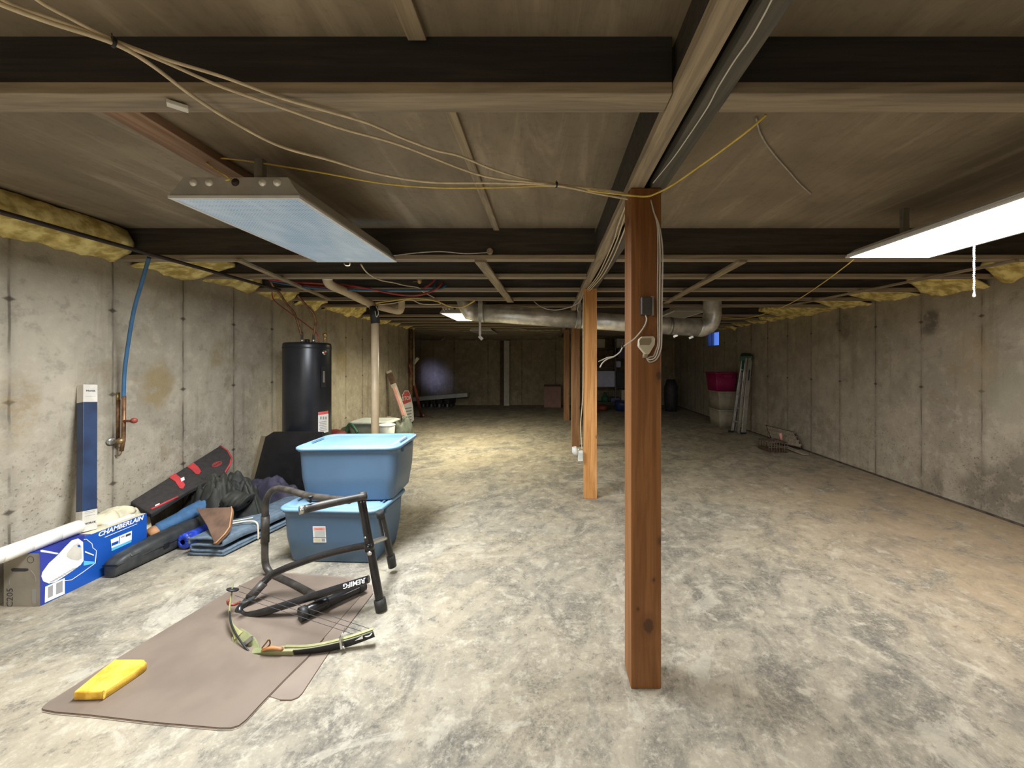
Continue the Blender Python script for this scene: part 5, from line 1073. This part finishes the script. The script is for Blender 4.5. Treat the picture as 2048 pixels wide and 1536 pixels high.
for (p_, nme) in ((bR, 'foot'), (bL, 'foot')): MB().obox(p_+Vector((0, 0, .0)), (.045, 0, 0), (0, .03, 0), (0, 0, .018)).build('foot', M['rubber'], r)
MB().hexa([P(1478, 722, 8.14), P(1505, 720, 8.02), P(1505, 712, 8.02), P(1480, 712, 8.14)], [P(1481, 720, 8.3), P(1505, 718, 8.2), P(1504, 706, 8.2), P(1483, 706, 8.3)]).build('top_cap', M['green'], r, bevel=.008)
MB().bar(tL+Vector((.03, 0, -.02)), tL.lerp(bL, .2)+Vector((.06, -.01, 0)), .1, .03, (0, 1, 0)).build('green_shelf', M['green'], r)
MB().bar(tR.lerp(bR, .5)+Vector((0, -.018, 0)), tR.lerp(bR, .66)+Vector((0, -.018, 0)), .02, .003, (0, 1, 0)).build('label_strip', M['grey_ink'], r)
MB().bar(tR.lerp(bR, .16)+Vector((0, -.018, 0)), tR.lerp(bR, .30)+Vector((0, -.018, 0)), .025, .003, (0, 1, 0)).build('label_strip', M['ink'], r)
# wire cage and slats on the floor by the right wall
r = thing('wire_cage', G(1555, 905), 'rusty wire cage lying on the floor by the right wall', 'cage')
ca, cb = G(1538, 906), G(1580, 908); b = MB()
x0_, x1_, y0_, y1_, hh = ca.x, cb.x, ca.y, ca.y+.30, .17
for z in (.006, hh):
    b.tube([(x0_, y0_, z), (x1_, y0_, z), (x1_, y1_, z), (x0_, y1_, z)], .006, 6, closed=True)
for k in range(8):
    x = x0_+(x1_-x0_)*k/7; b.tube([(x, y0_, .006), (x, y0_, hh), (x, y1_, hh), (x, y1_, .006)], .007 if k in (1, 3, 4, 6) else .005, 6)
for k in range(4):
    y = y0_+.3*k/3; b.tube([(x0_, y, hh), (x1_, y, hh)], .004, 6)
b.tube([(x0_, y0_, hh*.5), (x1_, y0_, hh*.5)], .004, 6); b.build('frame', M['wirerust'], r)
b = MB(); b.box(x0_+.02, x1_-.02, y0_+.03, y1_-.03, .008, .05); b.build('tray', M['boxE'], r)
r = thing('folded_rack', G(1580, 880), 'weathered slatted rack leaning low against the right wall behind the cage', 'rack')
f0, f1, f2, f3 = P(1532, 851, 7.45), P(1588, 865, 6.65), P(1604, 896, 6.4), P(1545, 884, 6.95)
for q in (f0, f1, f2, f3): q.z = max(q.z, .01)
b = MB(); b.tube([f0, f1, f2, f3], .012, 6, closed=True); b.build('frame', M['ironpipe'], r)
for k in range(4): MB().bar(f0.lerp(f3, k/4+.12), f1.lerp(f2, k/4+.12), .06, .012, (1, 0, 0)).build('slat', M['plank'], r)
tag(MB().bar(G(1570, 893, .05), G(1612, 909, .02), .09, .02).build('wood_plank', M['plank'], bevel=.004), 'short weathered plank lying right of the wire cage', 'plank')
tag(MB().bar(G(1520, 893, .02), G(1545, 903, .02), .10, .03).build('wood_plank', M['boxE'], bevel=.004), 'short dark plank lying left of the wire cage', 'plank')
tag(MB().tube([P(1561, 866, 6.7), P(1563, 880, 6.7)], .022, 10).build('red_can', M['pinklab']), 'small pinkish can standing on the slatted rack', 'can')
